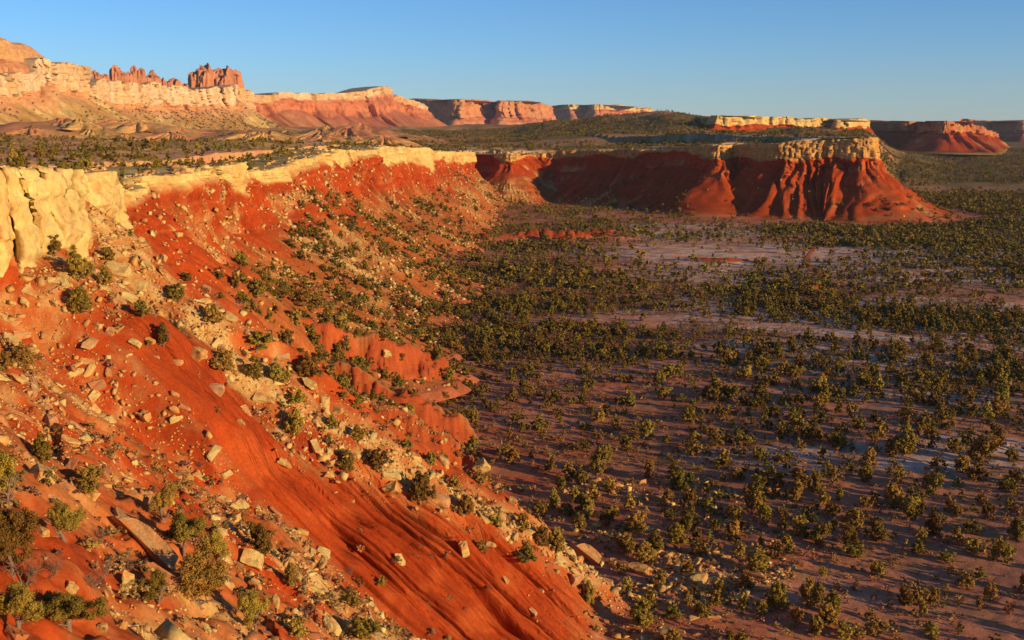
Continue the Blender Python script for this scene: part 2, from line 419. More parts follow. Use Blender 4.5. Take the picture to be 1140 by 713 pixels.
# undercut rills: the deeper, the further the sheet is pushed sideways into the bank
VX, VY = GX + 0.258 * 0.45 * CUT, GY + 0.966 * 0.45 * CUT
og = structure(grid_mesh('ground', np.stack([VX, VY, GZ], -1), GC, M_GROUND))
q_ = 0.258 * GX + 0.966 * GY; qb_ = 170 + 0.66 * np.maximum(0.966 * GX - 0.258 * GY + 85, 0)
rl = og.data.attributes.new('rill', 'FLOAT', 'POINT')
rl.data.foreach_set('value', (sstep(146, 156, q_) * (1 - sstep(qb_ - 2, qb_ + 8, q_)) * sstep(-1, 1.5, P_plane(GX, GY) - S_plane(GX, GY)) * sstep(-2, 3, P_plane(GX, GY))).astype(np.float32).ravel())
print('ground', GX.shape)
# ------------------------------------------------------------------ cliff walls: a profile swept along a rim
def smooth1(a, k):
    if k < 2: return a
    ker = np.hanning(2 * k + 3)[1:-1]; ker /= ker.sum()
    pad = np.concatenate([np.repeat(a[:1], k, 0), a, np.repeat(a[-1:], k, 0)])
    if a.ndim == 1: return np.convolve(pad, ker, 'valid')
    return np.stack([np.convolve(pad[:, i], ker, 'valid') for i in range(a.shape[1])], 1)

def _chip(u, v, seed):
    iu = np.floor(u).astype(np.int64); iv = np.floor(v + 0.5 * _hash(iu, iu * 0, iu * 0, seed + 1)).astype(np.int64)
    return _hash(iu, iv, iu * 0, seed)

def wall(name, pts, step, mat, nrows=(24, 26, 60), red_frac=0.28, block=2.4, gully=5.0, lam=22.0, seed=0, scale=1.0,
         colors=(CREAM, RED, RED), foot_c=SOIL, cap_red=0.0, crest=None, nsm=14, red_slope=0.45, debris=0.5, lip=24.0, jag=0.8, brk=0.0, shear=1.0, scrubby=0.5, golden=None, tal_far=None, plan=0.0, cap_slope=0.10, crack=0.9):
    """pts: x, y, top, foot, run, cap. scale: size of the features (far walls are coarser)"""
    P = catmull(pts, step)
    n = len(P)
    xy = P[:, :2]
    tan = np.gradient(xy, axis=0)
    seg = np.hypot(*np.diff(xy, axis=0).T); s = np.concatenate([[0], np.cumsum(seg)])
    nrm = np.stack([tan[:, 1], -tan[:, 0]], 1)
    k = max(1, int(nsm * scale / max(np.median(seg), 1e-3)))
    nrm = smooth1(nrm, k); nrm /= np.linalg.norm(nrm, axis=1)[:, None] + 1e-9
    top, foot, run, cap = P[:, 2], P[:, 3], P[:, 4], P[:, 5]
    top = top + jag * scale * (fbm(s / (14 * scale), s * 0, 4, seed + 1))
    if crest is not None: top = top + crest(s, P)
    H = np.maximum(top - foot, 2.0)
    cap = np.minimum(cap * (1 + 0.18 * fbm(s / (18 * scale), s * 0 + 5, 3, seed + 2)), H * 0.8)
    if brk:
        bf = np.clip(0.80 + 1.0 * fbm(s / 48, s * 0 + 7, 3, seed + 40), 0.16, 1.2)
        dip = (np.exp(-((xy[:, 1] - 585) / 36) ** 2) + 0.8 * np.exp(-((xy[:, 1] - 330) / 12) ** 2)) * (xy[:, 0] < 0)
        cap = cap * (1 - 0.75 * dip); top = top - 6.0 * dip
        wb = brk * sstep(225, 300, xy[:, 1]) * (1 - 0.8 * sstep(150, 260, xy[:, 0]))
        cap = cap * (1 + wb * (bf - 1)); top = top - 3.5 * wb * np.clip(0.9 - bf, 0, 1); H = np.maximum(top - foot, 2.0)
    redh = np.maximum(H - cap, 1) * red_frac * (1 + 0.35 * fbm(s / (30 * scale), s * 0 + 9, 2, seed + 41))
    tal = np.maximum(H - cap - redh, 0.5)
    nc, nr_, ntl = nrows
    rows = []; dl = []; kind = []
    S = s
    # plateau lip
    for f in (lip, lip * 0.55, lip * 0.25, lip * 0.08):
        rows.append((-f * scale * np.ones(n), -(0.25 + 0.9 * (f / lip) ** 2 * scale) * np.ones(n))); kind.append((0, 0))
    for i in range(nc + 1):
        t = i / nc
        rows.append((cap_slope * cap * t ** 0.7, -cap * t ** (1.0 if cap_slope < 0.3 else 1.35))); kind.append((1, t))
    o1 = cap_slope * cap
    for i in range(1, nr_ + 1):
        t = i / nr_
        rows.append((o1 + redh * red_slope * t + redh * 0.08, -cap - redh * t)); kind.append((2, t))
    o2 = o1 + redh * red_slope + redh * 0.08
    rest = np.maximum(run - o2, tal * 0.15)
    for i in range(1, ntl + 1):
        t = i / ntl
        down = tal * (1 - (1 - t) ** 1.35)        # concave talus
        rows.append((o2 + rest * t, -cap - redh - down)); kind.append((3, t))
    rows.append((o2 + rest * 1.06, -H - 3)); kind.append((3, 1.0))
    OUT = np.array([r[0] for r in rows]); DZ = np.array([r[1] for r in rows])
    K = np.array([q[0] for q in kind])[:, None] * np.ones(n)[None]; T = np.array([q[1] for q in kind])[:, None] * np.ones(n)[None]
    SS = np.broadcast_to(S[None], OUT.shape); Z = top[None] + DZ
    sc = scale
    # blocky vertical joints of the cap
    u = SS / (5.6 * sc) + 0.35 * fbm(Z / (9 * sc), SS / (30 * sc), 2, seed + 3)
    cell = np.floor(u); fr = u - cell
    hsh = vnoise(cell * 7.31 + 0.5, np.floor(Z / (11 * sc) + 3 * vnoise(cell * 3.7, cell * 0, seed + 5)) * 5.1 + 0.5, seed + 4)
    crk = np.exp(-(np.minimum(fr, 1 - fr) / 0.06) ** 2)
    blk = block * sc * ((hsh - 0.5) * 1.5 - crack * crk * (vnoise(cell * 1.7 + .3, cell * 0, seed + 6) > 0.28)) \
        + block * sc * 0.6 * fbm(SS / (26 * sc), Z / (60 * sc), 3, seed + 7) + 0.95 * sc * (_chip(SS / (1.9 * sc) + 0.3 * fbm(SS / sc / 5, Z / sc / 4, 2, seed + 51), Z / (1.5 * sc), seed + 50) - 0.5) + 1.7 * sc * (_chip(SS / (4.6 * sc), Z / (4.4 * sc) + 0.4 * fbm(SS / sc / 9, Z / sc / 9, 2, seed + 53), seed + 52) - 0.5) + 0.55 * sc * fbm(SS / (3.2 * sc), Z / (2.4 * sc), 4, seed + 8)
    bed = 0.42 * sc * (sstep(.3, .7, vnoise(Z / (2.6 * sc) + 0.3 * fbm(SS / (40 * sc), Z * 0, 2, seed + 9), Z * 0, seed + 10)) - 0.5)
    # gullied slopes: creases that run down and widen
    w = SS + lam * 0.35 * fbm(SS / lam, DZ / (lam * 2.2), 3, seed + 11)
    g1 = ridged(w / lam, DZ / (lam * 4), 2, seed + 12, 0.3); g2 = ridged(w / (lam * 0.37), DZ / (lam * 2.5), 2, seed + 13); g3 = ridged(w / (lam * 0.15), DZ / (lam * 0.9), 2, seed + 20)
    gd = -gully * (1 - g1) ** 1.3 * 1.2 - gully * 0.5 * (1 - g2) - gully * 0.2 * (1 - g3) + gully * 0.65
    if tal_far is not None: gd = gd + sstep(120, 220, xy[None, :, 0]) * (-gully * 0.45 * (1 - g2) - gully * 0.4 * (1 - g3) + gully * 0.35 - 1.4 * (1 - ridged(w / 2.6, DZ / 18, 2, seed + 64)) - 4.5 * np.exp(-(np.abs(vnoise(w / 9.5, DZ / 60, seed + 67) * 2 - 1) / 0.16) ** 2) - 2.2 * np.exp(-(np.abs(vnoise(w / 4.2, DZ / 30, seed + 68) * 2 - 1) / 0.2) ** 2))
    def _cr(u, v, wd, sd_): return np.exp(-(np.abs(vnoise(u, v, sd_) * 2 - 1) / wd) ** 2)
    gd = gd - gully * 0.38 * _cr(w / (lam * 0.42), DZ / (lam * 2.0), 0.2, seed + 65) - gully * 0.2 * _cr(w / (lam * 0.19), DZ / (lam * 1.2), 0.25, seed + 66) + gully * 0.1
    envr = np.where(K == 2, 0.05 + 0.95 * sstep(0, 0.6, T), 0)
    envt = np.where(K == 3, np.where(T < 0.75, 1.0, 1.0 - (T - 0.75) / 0.25 * 0.75), 0)
    d = np.where(K <= 1, blk * np.where(K == 0, 0.55, 1) + np.where(K == 1, bed, 0), 0) \
        + envr * gd * np.where(K == 2, 0.75 + 0.25 * T, 1) + envt * gd \
        + np.where(K == 2, 1.3 * bed + 1.0 * blk * (1 - T) + sstep(0, 0.2, T) * 0.9 * sc * (_chip(SS / (3.1 * sc), Z / (2.2 * sc), seed + 62) - 0.5) - sstep(0, 0.3, T) * 0.35 * gully * (1 - ridged(SS / (5.5 * sc), Z / (40 * sc), 2, seed + 63)), 0) + np.where(K == 3, 0.5 * sc * fbm(SS / (5 * sc), DZ / (4 * sc), 3, seed + 14), 0)
    if plan:
        wgt = (sstep(20, 70, run) * (1 - sstep(120, 220, xy[:, 0])))[None]
        d = d + plan * wgt * (1.6 * (ridged(SS / 82, SS * 0, 3, seed + 30) - 0.5) + 0.5 * fbm(SS / 85 + 4, DZ / 40, 2, seed + 31) * np.where(K == 3, 1.0, np.where(K == 2, sstep(0, 0.9, T), 0)))
    OUT = OUT + d
    sh_ = np.where(K == 1, 0.9 * np.minimum(d - blk * 0 + 0.4 * block * sc, 0) * -1 * (crk > 0.15), 0) + np.where(K >= 2, -0.45 * np.minimum(d, 0), 0) * shear
    tg = np.stack([-nrm[:, 1], nrm[:, 0]], 1)
    X = xy[None, :, 0] + nrm[None, :, 0] * OUT + tg[None, :, 0] * sh_; Y = xy[None, :, 1] + nrm[None, :, 1] * OUT + tg[None, :, 1] * sh_
    # ---- albedo
    cc, rc, tc = colors
    m1 = fbm(SS / (9 * sc), Z / (30 * sc), 4, seed + 15); m2 = fbm(SS / (2.5 * sc), Z / (14 * sc), 3, seed + 16)
    strat = vnoise(Z / (1.3 * sc) + 0.4 * fbm(SS / (50 * sc), Z * 0, 2, seed + 17), Z * 0 + 1.5, seed + 18)
    strat2 = vnoise(Z / (4.5 * sc) + 0.4 * fbm(SS / (50 * sc), Z * 0, 2, seed + 17), Z * 0 + 9.5, seed + 19)
    capc = mixc(cc[None, None], OCHRE[None, None], np.clip(0.22 + 0.55 * m1, 0, 1)) * (0.90 + 0.2 * strat)[..., None]
    if golden is not None:
        gw = golden(xy[None, :, 0] + 0 * Z, xy[None, :, 1] + 0 * Z)
        capc = mixc(capc, (OCHRE * np.array([1.0, 0.86, 0.7]))[None, None] * (0.8 + 0.35 * strat2)[..., None], gw)
    stain = sstep(0.30, 0.75, fbm(SS / (2.2 * sc), Z / (26 * sc), 3, seed + 24))
    capc = mixc(capc, np.array([[[0.26, 0.15, 0.07]]]), 0.45 * stain * (K == 1) * np.clip(1.1 - T, 0, 1))
    capc = mixc(capc, (rc * np.array([1.0, 1.4, 1.6]))[None, None], np.clip(cap_red + 0.45 * sstep(0.25, 0.8, m2) * (T > 0.15), 0, 1))
    redc = mixc(rc[None, None], (rc * np.array([0.66, 0.58, 0.66]))[None, None], np.clip(1.3 * strat2 - 0.3, 0, 1))
    redc = mixc(redc, (rc * np.array([1.15, 1.9, 2.4]))[None, None], 0.55 * sstep(0.78, 0.92, strat))
    talc = mixc(tc[None, None], (tc * 0.72)[None, None], np.clip(0.4 + 0.5 * m2, 0, 1))
    if tal_far is not None: talc = mixc(talc, mixc(tal_far[None, None], (tal_far * 0.6)[None, None], np.clip(0.4 + 0.5 * m2, 0, 1)), sstep(-60, 100, xy[None, :, 0] + 0 * Z))
    tongue = sstep(0.0, 0.35, fbm(s / 34, s * 0 + 3, 3, seed + 60))[None] * sstep(0.25, 0.8, T + 0.35 * m1)
    dw = None if golden is None else 1 - 0.75 * sstep(120, 230, xy[:, 0]) * (1 - 0.7 * sstep(335, 385, xy[:, 0]))
    deb = np.clip((fbm(SS / (20 * sc), DZ / (22 * sc), 3, seed + 21) + 0.15) * 1.5, 0, 1) * np.clip(0.55 + 0.9 * fbm(SS / (3 * sc), DZ / (3 * sc), 3, seed + 22), 0, 1)
    talc = mixc(talc, mixc(CREAM[None, None], SCRUB[None, None], np.clip(scrubby + 0.7 * m2, 0, 1)), deb * debris * (dw[None] if dw is not None else 1))
    talc = mixc(talc, foot_c[None, None], sstep(0.80, 1.0, T + 0.08 * m1))
    redc = mixc(redc, mixc(talc, CREAM[None, None], np.clip(0.5 * m2 + 0.15, 0, 1)), tongue * 0.85 * (dw[None] if dw is not None else 0.3) * (K == 2))
    blend = sstep(-0.12, 0.10, np.where(K == 2, T, T - 1) - 0.06 * m1 - 0.05)    # ragged contact under the cap
    A = np.where((K == 0)[..., None], mixc(cc[None, None] * 0.8, SCRUB[None, None], np.clip(0.35 + 0.6 * m1, 0, 1)), capc)
    A = np.where((K >= 1)[..., None], mixc(capc, redc, np.where(K >= 2, np.maximum(blend, (K == 3)), blend * (K >= 1) * (T > .8))), A)
    A = np.where((K == 3)[..., None], mixc(redc, talc, sstep(0.0, 0.25, T + 0.1 * m1) if tal_far is None else np.clip(sstep(0.0, 0.25, T + 0.1 * m1) - 0.6 * sstep(100, 200, xy[None, :, 0]) * (1 - sstep(.4, .8, T)), 0, 1)), A)
    o = grid_mesh(name, np.stack([X, Y, Z], -1)[::-1], np.clip(A, 0.01, 0.9)[::-1], mat)
    structure(o)
    WALL_DATA[name] = (X, Y, Z, K, T, np.where(K == 2, tongue * 0.8, deb))
    return o

WALL_DATA = {}
W_MAIN = wall('escarpment', RIM, lambda p: float(np.clip(0.0010 * np.hypot(p[0], p[1]), 0.22, 1.4)) if p[1] > 0 else 3.0,
              M_CLIFF, nrows=(36, 28, 64), seed=100, colors=(CREAM, RED, mixc(RED, OCHRE, 0.28) * 0.85), tal_far=RED, lip=52, foot_c=mixc(RED, SOIL, 0.45), gully=7.0, lam=24, debris=0.75, plan=19.0, block=2.8, crack=1.7, brk=1.0, golden=lambda x, y: 0.75 * sstep(-60, 120, x + 0.2 * (y - 1000)) * sstep(700, 1000, y))

def pp(px, py, d):
    """a point at depth d seen at a photograph pixel"""
    return ((px - 570) / F * d, d, CAM_Z - (py - HZ) / F * d)

def far_wall(name, nodes, d_of, run, capf, gmul=1.0, **kw):
    """nodes: (px, top row, foot row, distance)"""
    P = []
    for (px, t, b, d) in nodes:
        x, y, zt = pp(px, t, d); zb = pp(px, b, d)[2]
        P.append((x, y, zt, zb - 6, run * (zt - zb), capf * (zt - zb)))
    P = np.array(P)
    dm = P[:, 1].mean()
    return wall(name, P, lambda p: 0.0011 * dm, M_FAR, scale=dm / 620.0, lam=24 * dm / 900, gully=5 * dm / 900 * gmul, **kw)

WHITE = np.array([0.62, 0.46, 0.27])
TAN = np.array([0.55, 0.28, 0.12])
FINC = np.array([0.50, 0.22, 0.10])
# left: long white cliff with red fins on it, domed headland behind
far_wall('distant_headland', [(-420, 40, 92, 1900), (-200, 36, 91, 2150), (-60, 42, 91, 2390), (0, 43, 91, 2540), (28, 50, 91, 2660), (48, 58, 91, 2750), (59, 68, 91, 2820), (64, 80, 91, 2980)],
         0, 0.35, 0.62, nrows=(40, 14, 14), seed=300, colors=(TAN, TAN * 0.9, PINK), cap_red=0.12, block=1.2, nsm=20, jag=1.2, lip=9, cap_slope=0.8)
far_wall('distant_white_cliff', [(-420, 80, 157, 1700), (-200, 80, 157, 1950), (-60, 82, 157, 2200), (0, 84, 158, 2360), (40, 88, 158, 2560), (54, 84, 158, 2600), (62, 73, 158, 2620), (85, 71, 158, 2760), (106, 79, 158, 2900), (113, 92, 158, 2960),
         (130, 93, 158, 3040), (165, 94, 158, 3200), (200, 97, 158, 3380), (225, 99, 158, 3500), (250, 98, 158, 3620), (278, 100, 158, 3760), (284, 104, 158, 3900), (286, 110, 158, 4200)],
         0, 1.35, 0.325, nrows=(46, 10, 70), seed=320, gmul=1.1, scrubby=-0.25, colors=(WHITE, TAN, OCHRE * 0.85), block=2.8, nsm=18, jag=2.6, crack=1.7, foot_c=RED * 0.8, debris=0.95, red_frac=0.10)
def towers(name, spec, seed, col):
    """weathered rock towers standing shoulder to shoulder: closed fluted columns"""
    na, nr2 = 72, 40; VV, QQ, CC = [], [], []; off = 0
    for k, (px, t, b, wpx, d) in enumerate(spec):
        x0, y0, zt = pp(px, t, d); zb = pp(px, b, d)[2] - 6; R0 = wpx * 0.5 * d / F
        A, T = np.meshgrid(np.linspace(0, 2 * np.pi, na), np.linspace(0, 1, nr2)); ca, sa = np.cos(A), np.sin(A)
        prof = np.clip(T / 0.10, 0, 1) ** 0.4 * (0.84 + 0.26 * T)
        Z = zt + (zb - zt) * T + 0.22 * (zt - zb) * fbm(ca * 1.5 + k, sa * 1.5, 3, seed + 70 + k) * (1 - T)
        R = R0 * prof * (1 + 0.55 * (ridged(ca * 1.9 + 3 * k, sa * 1.9 + 0.5 * T, 3, seed + k) - 0.45) + 0.10 * (vnoise(Z / 9, Z * 0 + k, seed) - 0.5) + 0.12 * fbm(ca * 3 + k, sa * 3 + T * 3, 3, seed + 50 + k))
        V = np.stack([x0 + R * ca, y0 + 1.5 * R * sa, Z], -1)
        st = vnoise(Z / 7, Z * 0 + 3, seed + 3); m = fbm(ca * 2 + k, sa * 2 + T, 3, seed + 9)
        C = mixc((col * 1.05)[None, None], (col * np.array([0.75, 0.7, 0.8]))[None, None], np.clip(0.4 * st + 0.5 * m + 0.2, 0, 1)); C = mixc(C, OCHRE[None, None], 0.5 * sstep(0.75, 1, T))
        idx = np.arange(nr2 * na).reshape(nr2, na)[::-1] + off
        QQ.append(np.stack([idx[:-1, :-1], idx[:-1, 1:], idx[1:, 1:], idx[1:, :-1]], -1).reshape(-1, 4)); VV.append(V.reshape(-1, 3)); CC.append(C.reshape(-1, 3)); off += nr2 * na
    me = bpy.data.meshes.new(name); fill(me, np.concatenate(VV), np.concatenate(QQ), M_FAR); set_albedo(me, np.concatenate(CC))
    o = bpy.data.objects.new(name, me); COL.objects.link(o); return structure(o)
towers('distant_fins', [(118, 84, 100, 9, 3080), (127, 87, 100, 11, 3110), (138, 80, 101, 9, 3150), (145, 82, 101, 12, 3170), (154, 85, 101, 8, 3220), (159, 80, 102, 7, 3250), (166, 79, 102, 9, 3280), (174, 88, 102, 9, 3310), (181, 85, 103, 12, 3350), (190, 91, 103, 7, 3390), (196, 93, 103, 8, 3430), (204, 92, 104, 13, 3470), (213, 96, 105, 8, 3520)], 340, FINC)
towers('distant_castle_butte', [(225, 85, 103, 12, 3760), (231, 79, 103, 13, 3780), (239, 78, 103, 15, 3810), (246, 84, 103, 11, 3830), (252, 82, 103, 12, 3860), (260, 81, 103, 15, 3880), (268, 84, 103, 14, 3920), (274, 91, 103, 8, 3950), (235, 84, 103, 14, 3760), (255, 88, 103, 14, 3820)], 360, FINC)
far_wall('distant_banded_cliff', [(255, 108, 153, 3800), (282, 107, 153, 4000), (300, 106, 153, 4080), (350, 105, 153, 4300), (400, 104, 153, 4550), (412, 101, 153, 4600), (422, 98, 153, 4640), (436, 99, 153, 4700), (440, 106, 153, 4760), (455, 111, 153, 4850), (470, 115, 153, 5000), (478, 122, 153, 5400)],
         0, 1.5, 0.145, nrows=(16, 26, 40), seed=380, gmul=2.0, colors=(WHITE, PINK, PINK * 0.9), block=2.0, nsm=26, red_frac=0.35, foot_c=PINK * 0.7, debris=0.3)
far_wall('distant_red_mesa', [(440, 113, 139, 6500), (470, 112, 140, 6050), (492, 113, 140, 5850), (508, 113, 140, 5650), (522, 112, 141, 5760), (545, 114, 141, 5960), (550, 114, 141, 6050), (556, 114, 141, 5800), (575, 114, 141, 5860), (600, 115, 141, 6000), (608, 118, 141, 6100), (612, 123, 141, 6500)],
         0, 0.35, 0.66, nrows=(34, 10, 20), seed=400, colors=(PINK, PINK * 0.9, SOIL), cap_red=0.2, block=3.2, nsm=12, foot_c=WOOD * 1.5, debris=0.4)
far_wall('distant_blue_mesa', [(560, 118, 136, 8600), (612, 119, 136, 8500), (630, 118, 137, 8100), (640, 118, 137, 8150), (655, 120, 137, 8350), (662, 118, 137, 8000), (690, 119, 137, 8300), (705, 121, 137, 8500), (722, 122, 137, 8700), (735, 126, 138, 9000), (800, 131, 138, 9500)],
         0, 0.9, 0.3, nrows=(16, 14, 24), seed=420, colors=(CREAM, PINK, PINK * 0.7), block=3.0, nsm=20, foot_c=WOOD * 2, debris=0.4)
far_wall('distant_cream_cliff', [(770, 130, 150, 2600), (788, 131, 150, 2300), (800, 131, 150, 2260), (850, 131, 150, 2340), (900, 132, 151, 2420), (918, 133, 151, 2460), (926, 134, 151, 2420), (934, 136, 151, 2500), (945, 133, 152, 2700), (960, 133, 152, 3000)],
         0, 0.8, 0.45, nrows=(24, 12, 24), seed=440, colors=(CREAM, RED, RED * 0.8), block=2.2, nsm=14, foot_c=WOOD * 1.6)
far_wall('distant_right_mesa', [(930, 134, 160, 3300), (975, 135, 163, 3150), (1000, 135, 164, 3050), (1012, 135, 165, 3060), (1025, 135, 165, 2950), (1042, 135, 166, 2820), (1060, 135, 167, 2850), (1072, 136, 167, 2930), (1080, 139, 166, 2980), (1086, 141, 165, 3050), (1092, 145, 163, 3300), (1100, 150, 160, 3900)],
         0, 1.0, 0.36, nrows=(22, 16, 34), seed=460, gmul=2.4, jag=0.5, colors=(PINK * 0.85, RED * 0.85, RED * 0.7), block=3.0, nsm=16, cap_red=0.15, foot_c=WOOD * 1.6)
far_wall('distant_end_mesa', [(1060, 133, 158, 4900), (1100, 134, 158, 4800), (1118, 134, 158, 4700), (1130, 135, 158, 4600), (1138, 135, 158, 4700), (1180, 134, 158, 4700), (1300, 133, 158, 4500), (1500, 134, 158, 4600), (1800, 135, 158, 5000)],
         0, 0.8, 0.5, nrows=(22, 14, 26), seed=480, colors=(PINK, PINK, RED * 0.8), block=3.0, nsm=16, cap_red=0.2, foot_c=WOOD * 1.6)

# ------------------------------------------------------------------ red cones of badland earth at the foot of the shaded wall
def cone(px, py_top, py_foot, d, rad, seed, name='badland_cone', cols=(RED, RED * 0.7), drop=2, flut=1.0, mat=None):
    x0, y0, zt = pp(px, py_top, d); zf = pp(px, py_foot, d)[2] - drop
    na, nr2 = 150, 50
    A, T = np.meshgrid(np.linspace(0, 2 * np.pi, na), np.linspace(0, 1, nr2))
    ca, sa = np.cos(A), np.sin(A)
    fl = ridged(ca * 2.2 + 9 + seed, sa * 2.2 + 3 + 0.6 * T, 2, seed)
    R = rad * (0.14 + T ** 1.1) * (0.50 + 0.75 * fl * flut * sstep(0, .3, T) + 0.45 * (1 - flut) + 0.5 * fbm(ca * 1.3 + seed, sa * 1.3, 3, seed + 1))
    Z = zt + (zf - zt) * T + 2.0 * fbm(ca * 3, sa * 3 + T * 4, 3, seed + 2)
    st = vnoise(Z / 2.2, Z * 0, 77)
    C = mixc(cols[0][None, None], cols[1][None, None], np.clip(st + 0.5 * fbm(ca * 2, sa * 2 + T, 3, seed + 4), 0, 1))
    V = np.stack([x0 + R * ca, y0 + R * sa, Z], -1)
    return structure(grid_mesh(name, V[::-1], C[::-1], mat or M_CLIFF))

# ------------------------------------------------------------------ low hills of banded clay and rubble below the far cliffs
rh = np.random.default_rng(5)
HC = [(PINK * 1.05, OCHRE), (OCHRE * 1.1, PINK), (PINK * 0.9, OCHRE * 0.9), (OCHRE * 1.1, SCRUB * 1.5)]
for i in range(46):
    px_ = rh.uniform(-60, 470); dd = rh.uniform(1250, 2300)
    xh, yh = (px_ - 570) / F * dd, dd
    zh = float(ground(np.array([xh]), np.array([yh]))[0])
    hh = rh.uniform(7, 19); foot = HZ + (CAM_Z - zh) / dd * F; tp_ = HZ + (CAM_Z - zh - hh) / dd * F
    cone(px_, tp_, foot, dd, hh * rh.uniform(3.5, 6.5), 600 + i * 5, 'distant_clay_hill', HC[int(rh.integers(0, 4))], 6, 0.6, M_FAR)
# ------------------------------------------------------------------ placing things on the land
bpy.context.view_layer.update()
DG = bpy.context.evaluated_depsgraph_get()
def cast(px, py, tmax=4000):
    """where the view through a photograph pixel meets the land"""
    d = ray(px, py)
    hit, loc, nor, *_ = SC.ray_cast(DG, Vector((0, 0, CAM_Z)) + d * 6.0, d, distance=tmax)
    return (loc, nor) if hit else (None, None)
def drop(x, y):
    hit, loc, nor, *_ = SC.ray_cast(DG, Vector((x, y, 900)), Vector((0, 0, -1)))
    return (loc, nor) if hit else (None, None)

# ------------------------------------------------------------------ rock shapes: broken, faceted blocks
import bmesh
def rock_shape(seed, flat, pts=16, cut=0.75):
    """a convex broken block about 1 x 1 x flat, origin at its middle"""
    rg = np.random.default_rng(seed)
    bm = bmesh.new()
    P = rg.uniform(-0.5, 0.5, (pts, 3))
    P = np.sign(P) * 0.5 * (np.abs(P) * 2) ** (1 - cut)            # push the points out to a box
    P[:, 0] *= rg.uniform(0.8, 1.0); P[:, 1] *= rg.uniform(0.6, 0.95); P[:, 2] *= flat
    sh = rg.uniform(-0.25, 0.25, 2); P[:, 0] += P[:, 2] * sh[0]; P[:, 1] += P[:, 2] * sh[1]
    for p in P: bm.verts.new(p)
    r = bmesh.ops.convex_hull(bm, input=bm.verts)
    bmesh.ops.delete(bm, geom=[v for v in bm.verts if not v.link_faces], context='VERTS')
    bmesh.ops.dissolve_limit(bm, angle_limit=math.radians(9), verts=bm.verts, edges=bm.edges)
    return bm
def rock_detail(bm, seed, w=0.035, rough=0.02):
    """chip the edges and roughen the faces of a large block"""
    bmesh.ops.bevel(bm, geom=list(bm.edges), offset=w, segments=1, affect='EDGES', profile=0.6, clamp_overlap=True)
    bmesh.ops.triangulate(bm, faces=bm.faces)
    bmesh.ops.subdivide_edges(bm, edges=[e for e in bm.edges if e.calc_length() > 0.16], cuts=2, use_grid_fill=True)
    bmesh.ops.triangulate(bm, faces=bm.faces)
    co = np.array([v.co for v in bm.verts]); bm.normal_update()
    n = fbm(co[:, 0] * 5 + seed, co[:, 1] * 5 + co[:, 2] * 4, 3, seed) + 0.8 * fbm(co[:, 2] * 16 + seed, co[:, 0] * 1.2, 2, seed + 3)
    for v, k in zip(bm.verts, n): v.co += v.normal * float(k) * rough
def to_mesh(bm, name, mat, tri=False):
    if tri: bmesh.ops.triangulate(bm, faces=bm.faces)
    me = bpy.data.meshes.new(name); bm.to_mesh(me); bm.free(); me.materials.append(mat); return me

def rock_mat():
    m, nt, b = new_mat('broken_sandstone'); N = nt.nodes.new; L = nt.links.new
    oi = N('ShaderNodeObjectInfo'); cr = N('ShaderNodeValToRGB')
    e = cr.color_ramp.elements
    e[0].position = 0.0; e[0].color = (*(CREAM * 1.02), 1); e[1].position = 1.0; e[1].color = (0.40, 0.16, 0.065, 1)
    for ps, c in ((0.4, CREAM * 0.92), (0.62, OCHRE * 1.0), (0.8, np.array([0.54, 0.32, 0.15])), (0.9, np.array([0.48, 0.27, 0.13]))):
        k = e.new(ps); k.color = (*c, 1)
    L(oi.outputs['Color'], cr.inputs['Fac'])
    tc = N('ShaderNodeTexCoord'); gm = N('ShaderNodeNewGeometry')
    def mulnoise(prev, scale, am, det=6, vec=None):
        nz = N('ShaderNodeTexNoise'); nz.inputs['Scale'].default_value = scale; nz.inputs['Detail'].default_value = det; nz.inputs['Roughness'].default_value = 0.7
        L(vec or gm.outputs['Position'], nz.inputs['Vector'])
        mr = N('ShaderNodeMapRange'); mr.inputs['From Min'].default_value = 0.32; mr.inputs['From Max'].default_value = 0.68
        mr.inputs['To Min'].default_value = 1 - am; mr.inputs['To Max'].default_value = 1 + am * 0.6; L(nz.outputs['Fac'], mr.inputs['Value'])
        mx = N('ShaderNodeMix'); mx.data_type = 'RGBA'; mx.blend_type = 'MULTIPLY'; mx.inputs['Factor'].default_value = 1
        L(prev, mx.inputs['A']); L(mr.outputs['Result'], mx.inputs['B']); return mx.outputs['Result'], nz
    c, _ = mulnoise(cr.outputs['Color'], 0.7, 0.28); c, nz2 = mulnoise(c, 4.0, 0.3)
    red = N('ShaderNodeMix'); red.data_type = 'RGBA'
    nz = N('ShaderNodeTexNoise'); nz.inputs['Scale'].default_value = 0.55; nz.inputs['Detail'].default_value = 4; L(gm.outputs['Position'], nz.inputs['Vector'])
    mr = N('ShaderNodeMapRange'); mr.inputs['From Min'].default_value = 0.45; mr.inputs['From Max'].default_value = 0.70; mr.inputs['To Max'].default_value = 0.8; L(nz.outputs['Fac'], mr.inputs['Value'])
    L(mr.outputs['Result'], red.inputs['Factor']); L(c, red.inputs['A']); red.inputs['B'].default_value = (0.48, 0.16, 0.045, 1)
    L(red.outputs['Result'], b.inputs['Base Color'])
    bp = N('ShaderNodeBump'); bp.inputs['Strength'].default_value = 0.7; bp.inputs['Distance'].default_value = 0.12; L(nz2.outputs['Fac'], bp.inputs['Height']); L(bp.outputs['Normal'], b.inputs['Normal'])
    return m
M_ROCK = rock_mat()
M_RUBBLE = attr_mat('sandstone_rubble', (0.8, 5.0), (0.2, 0.25), 4.0, 0.08, 0.6)

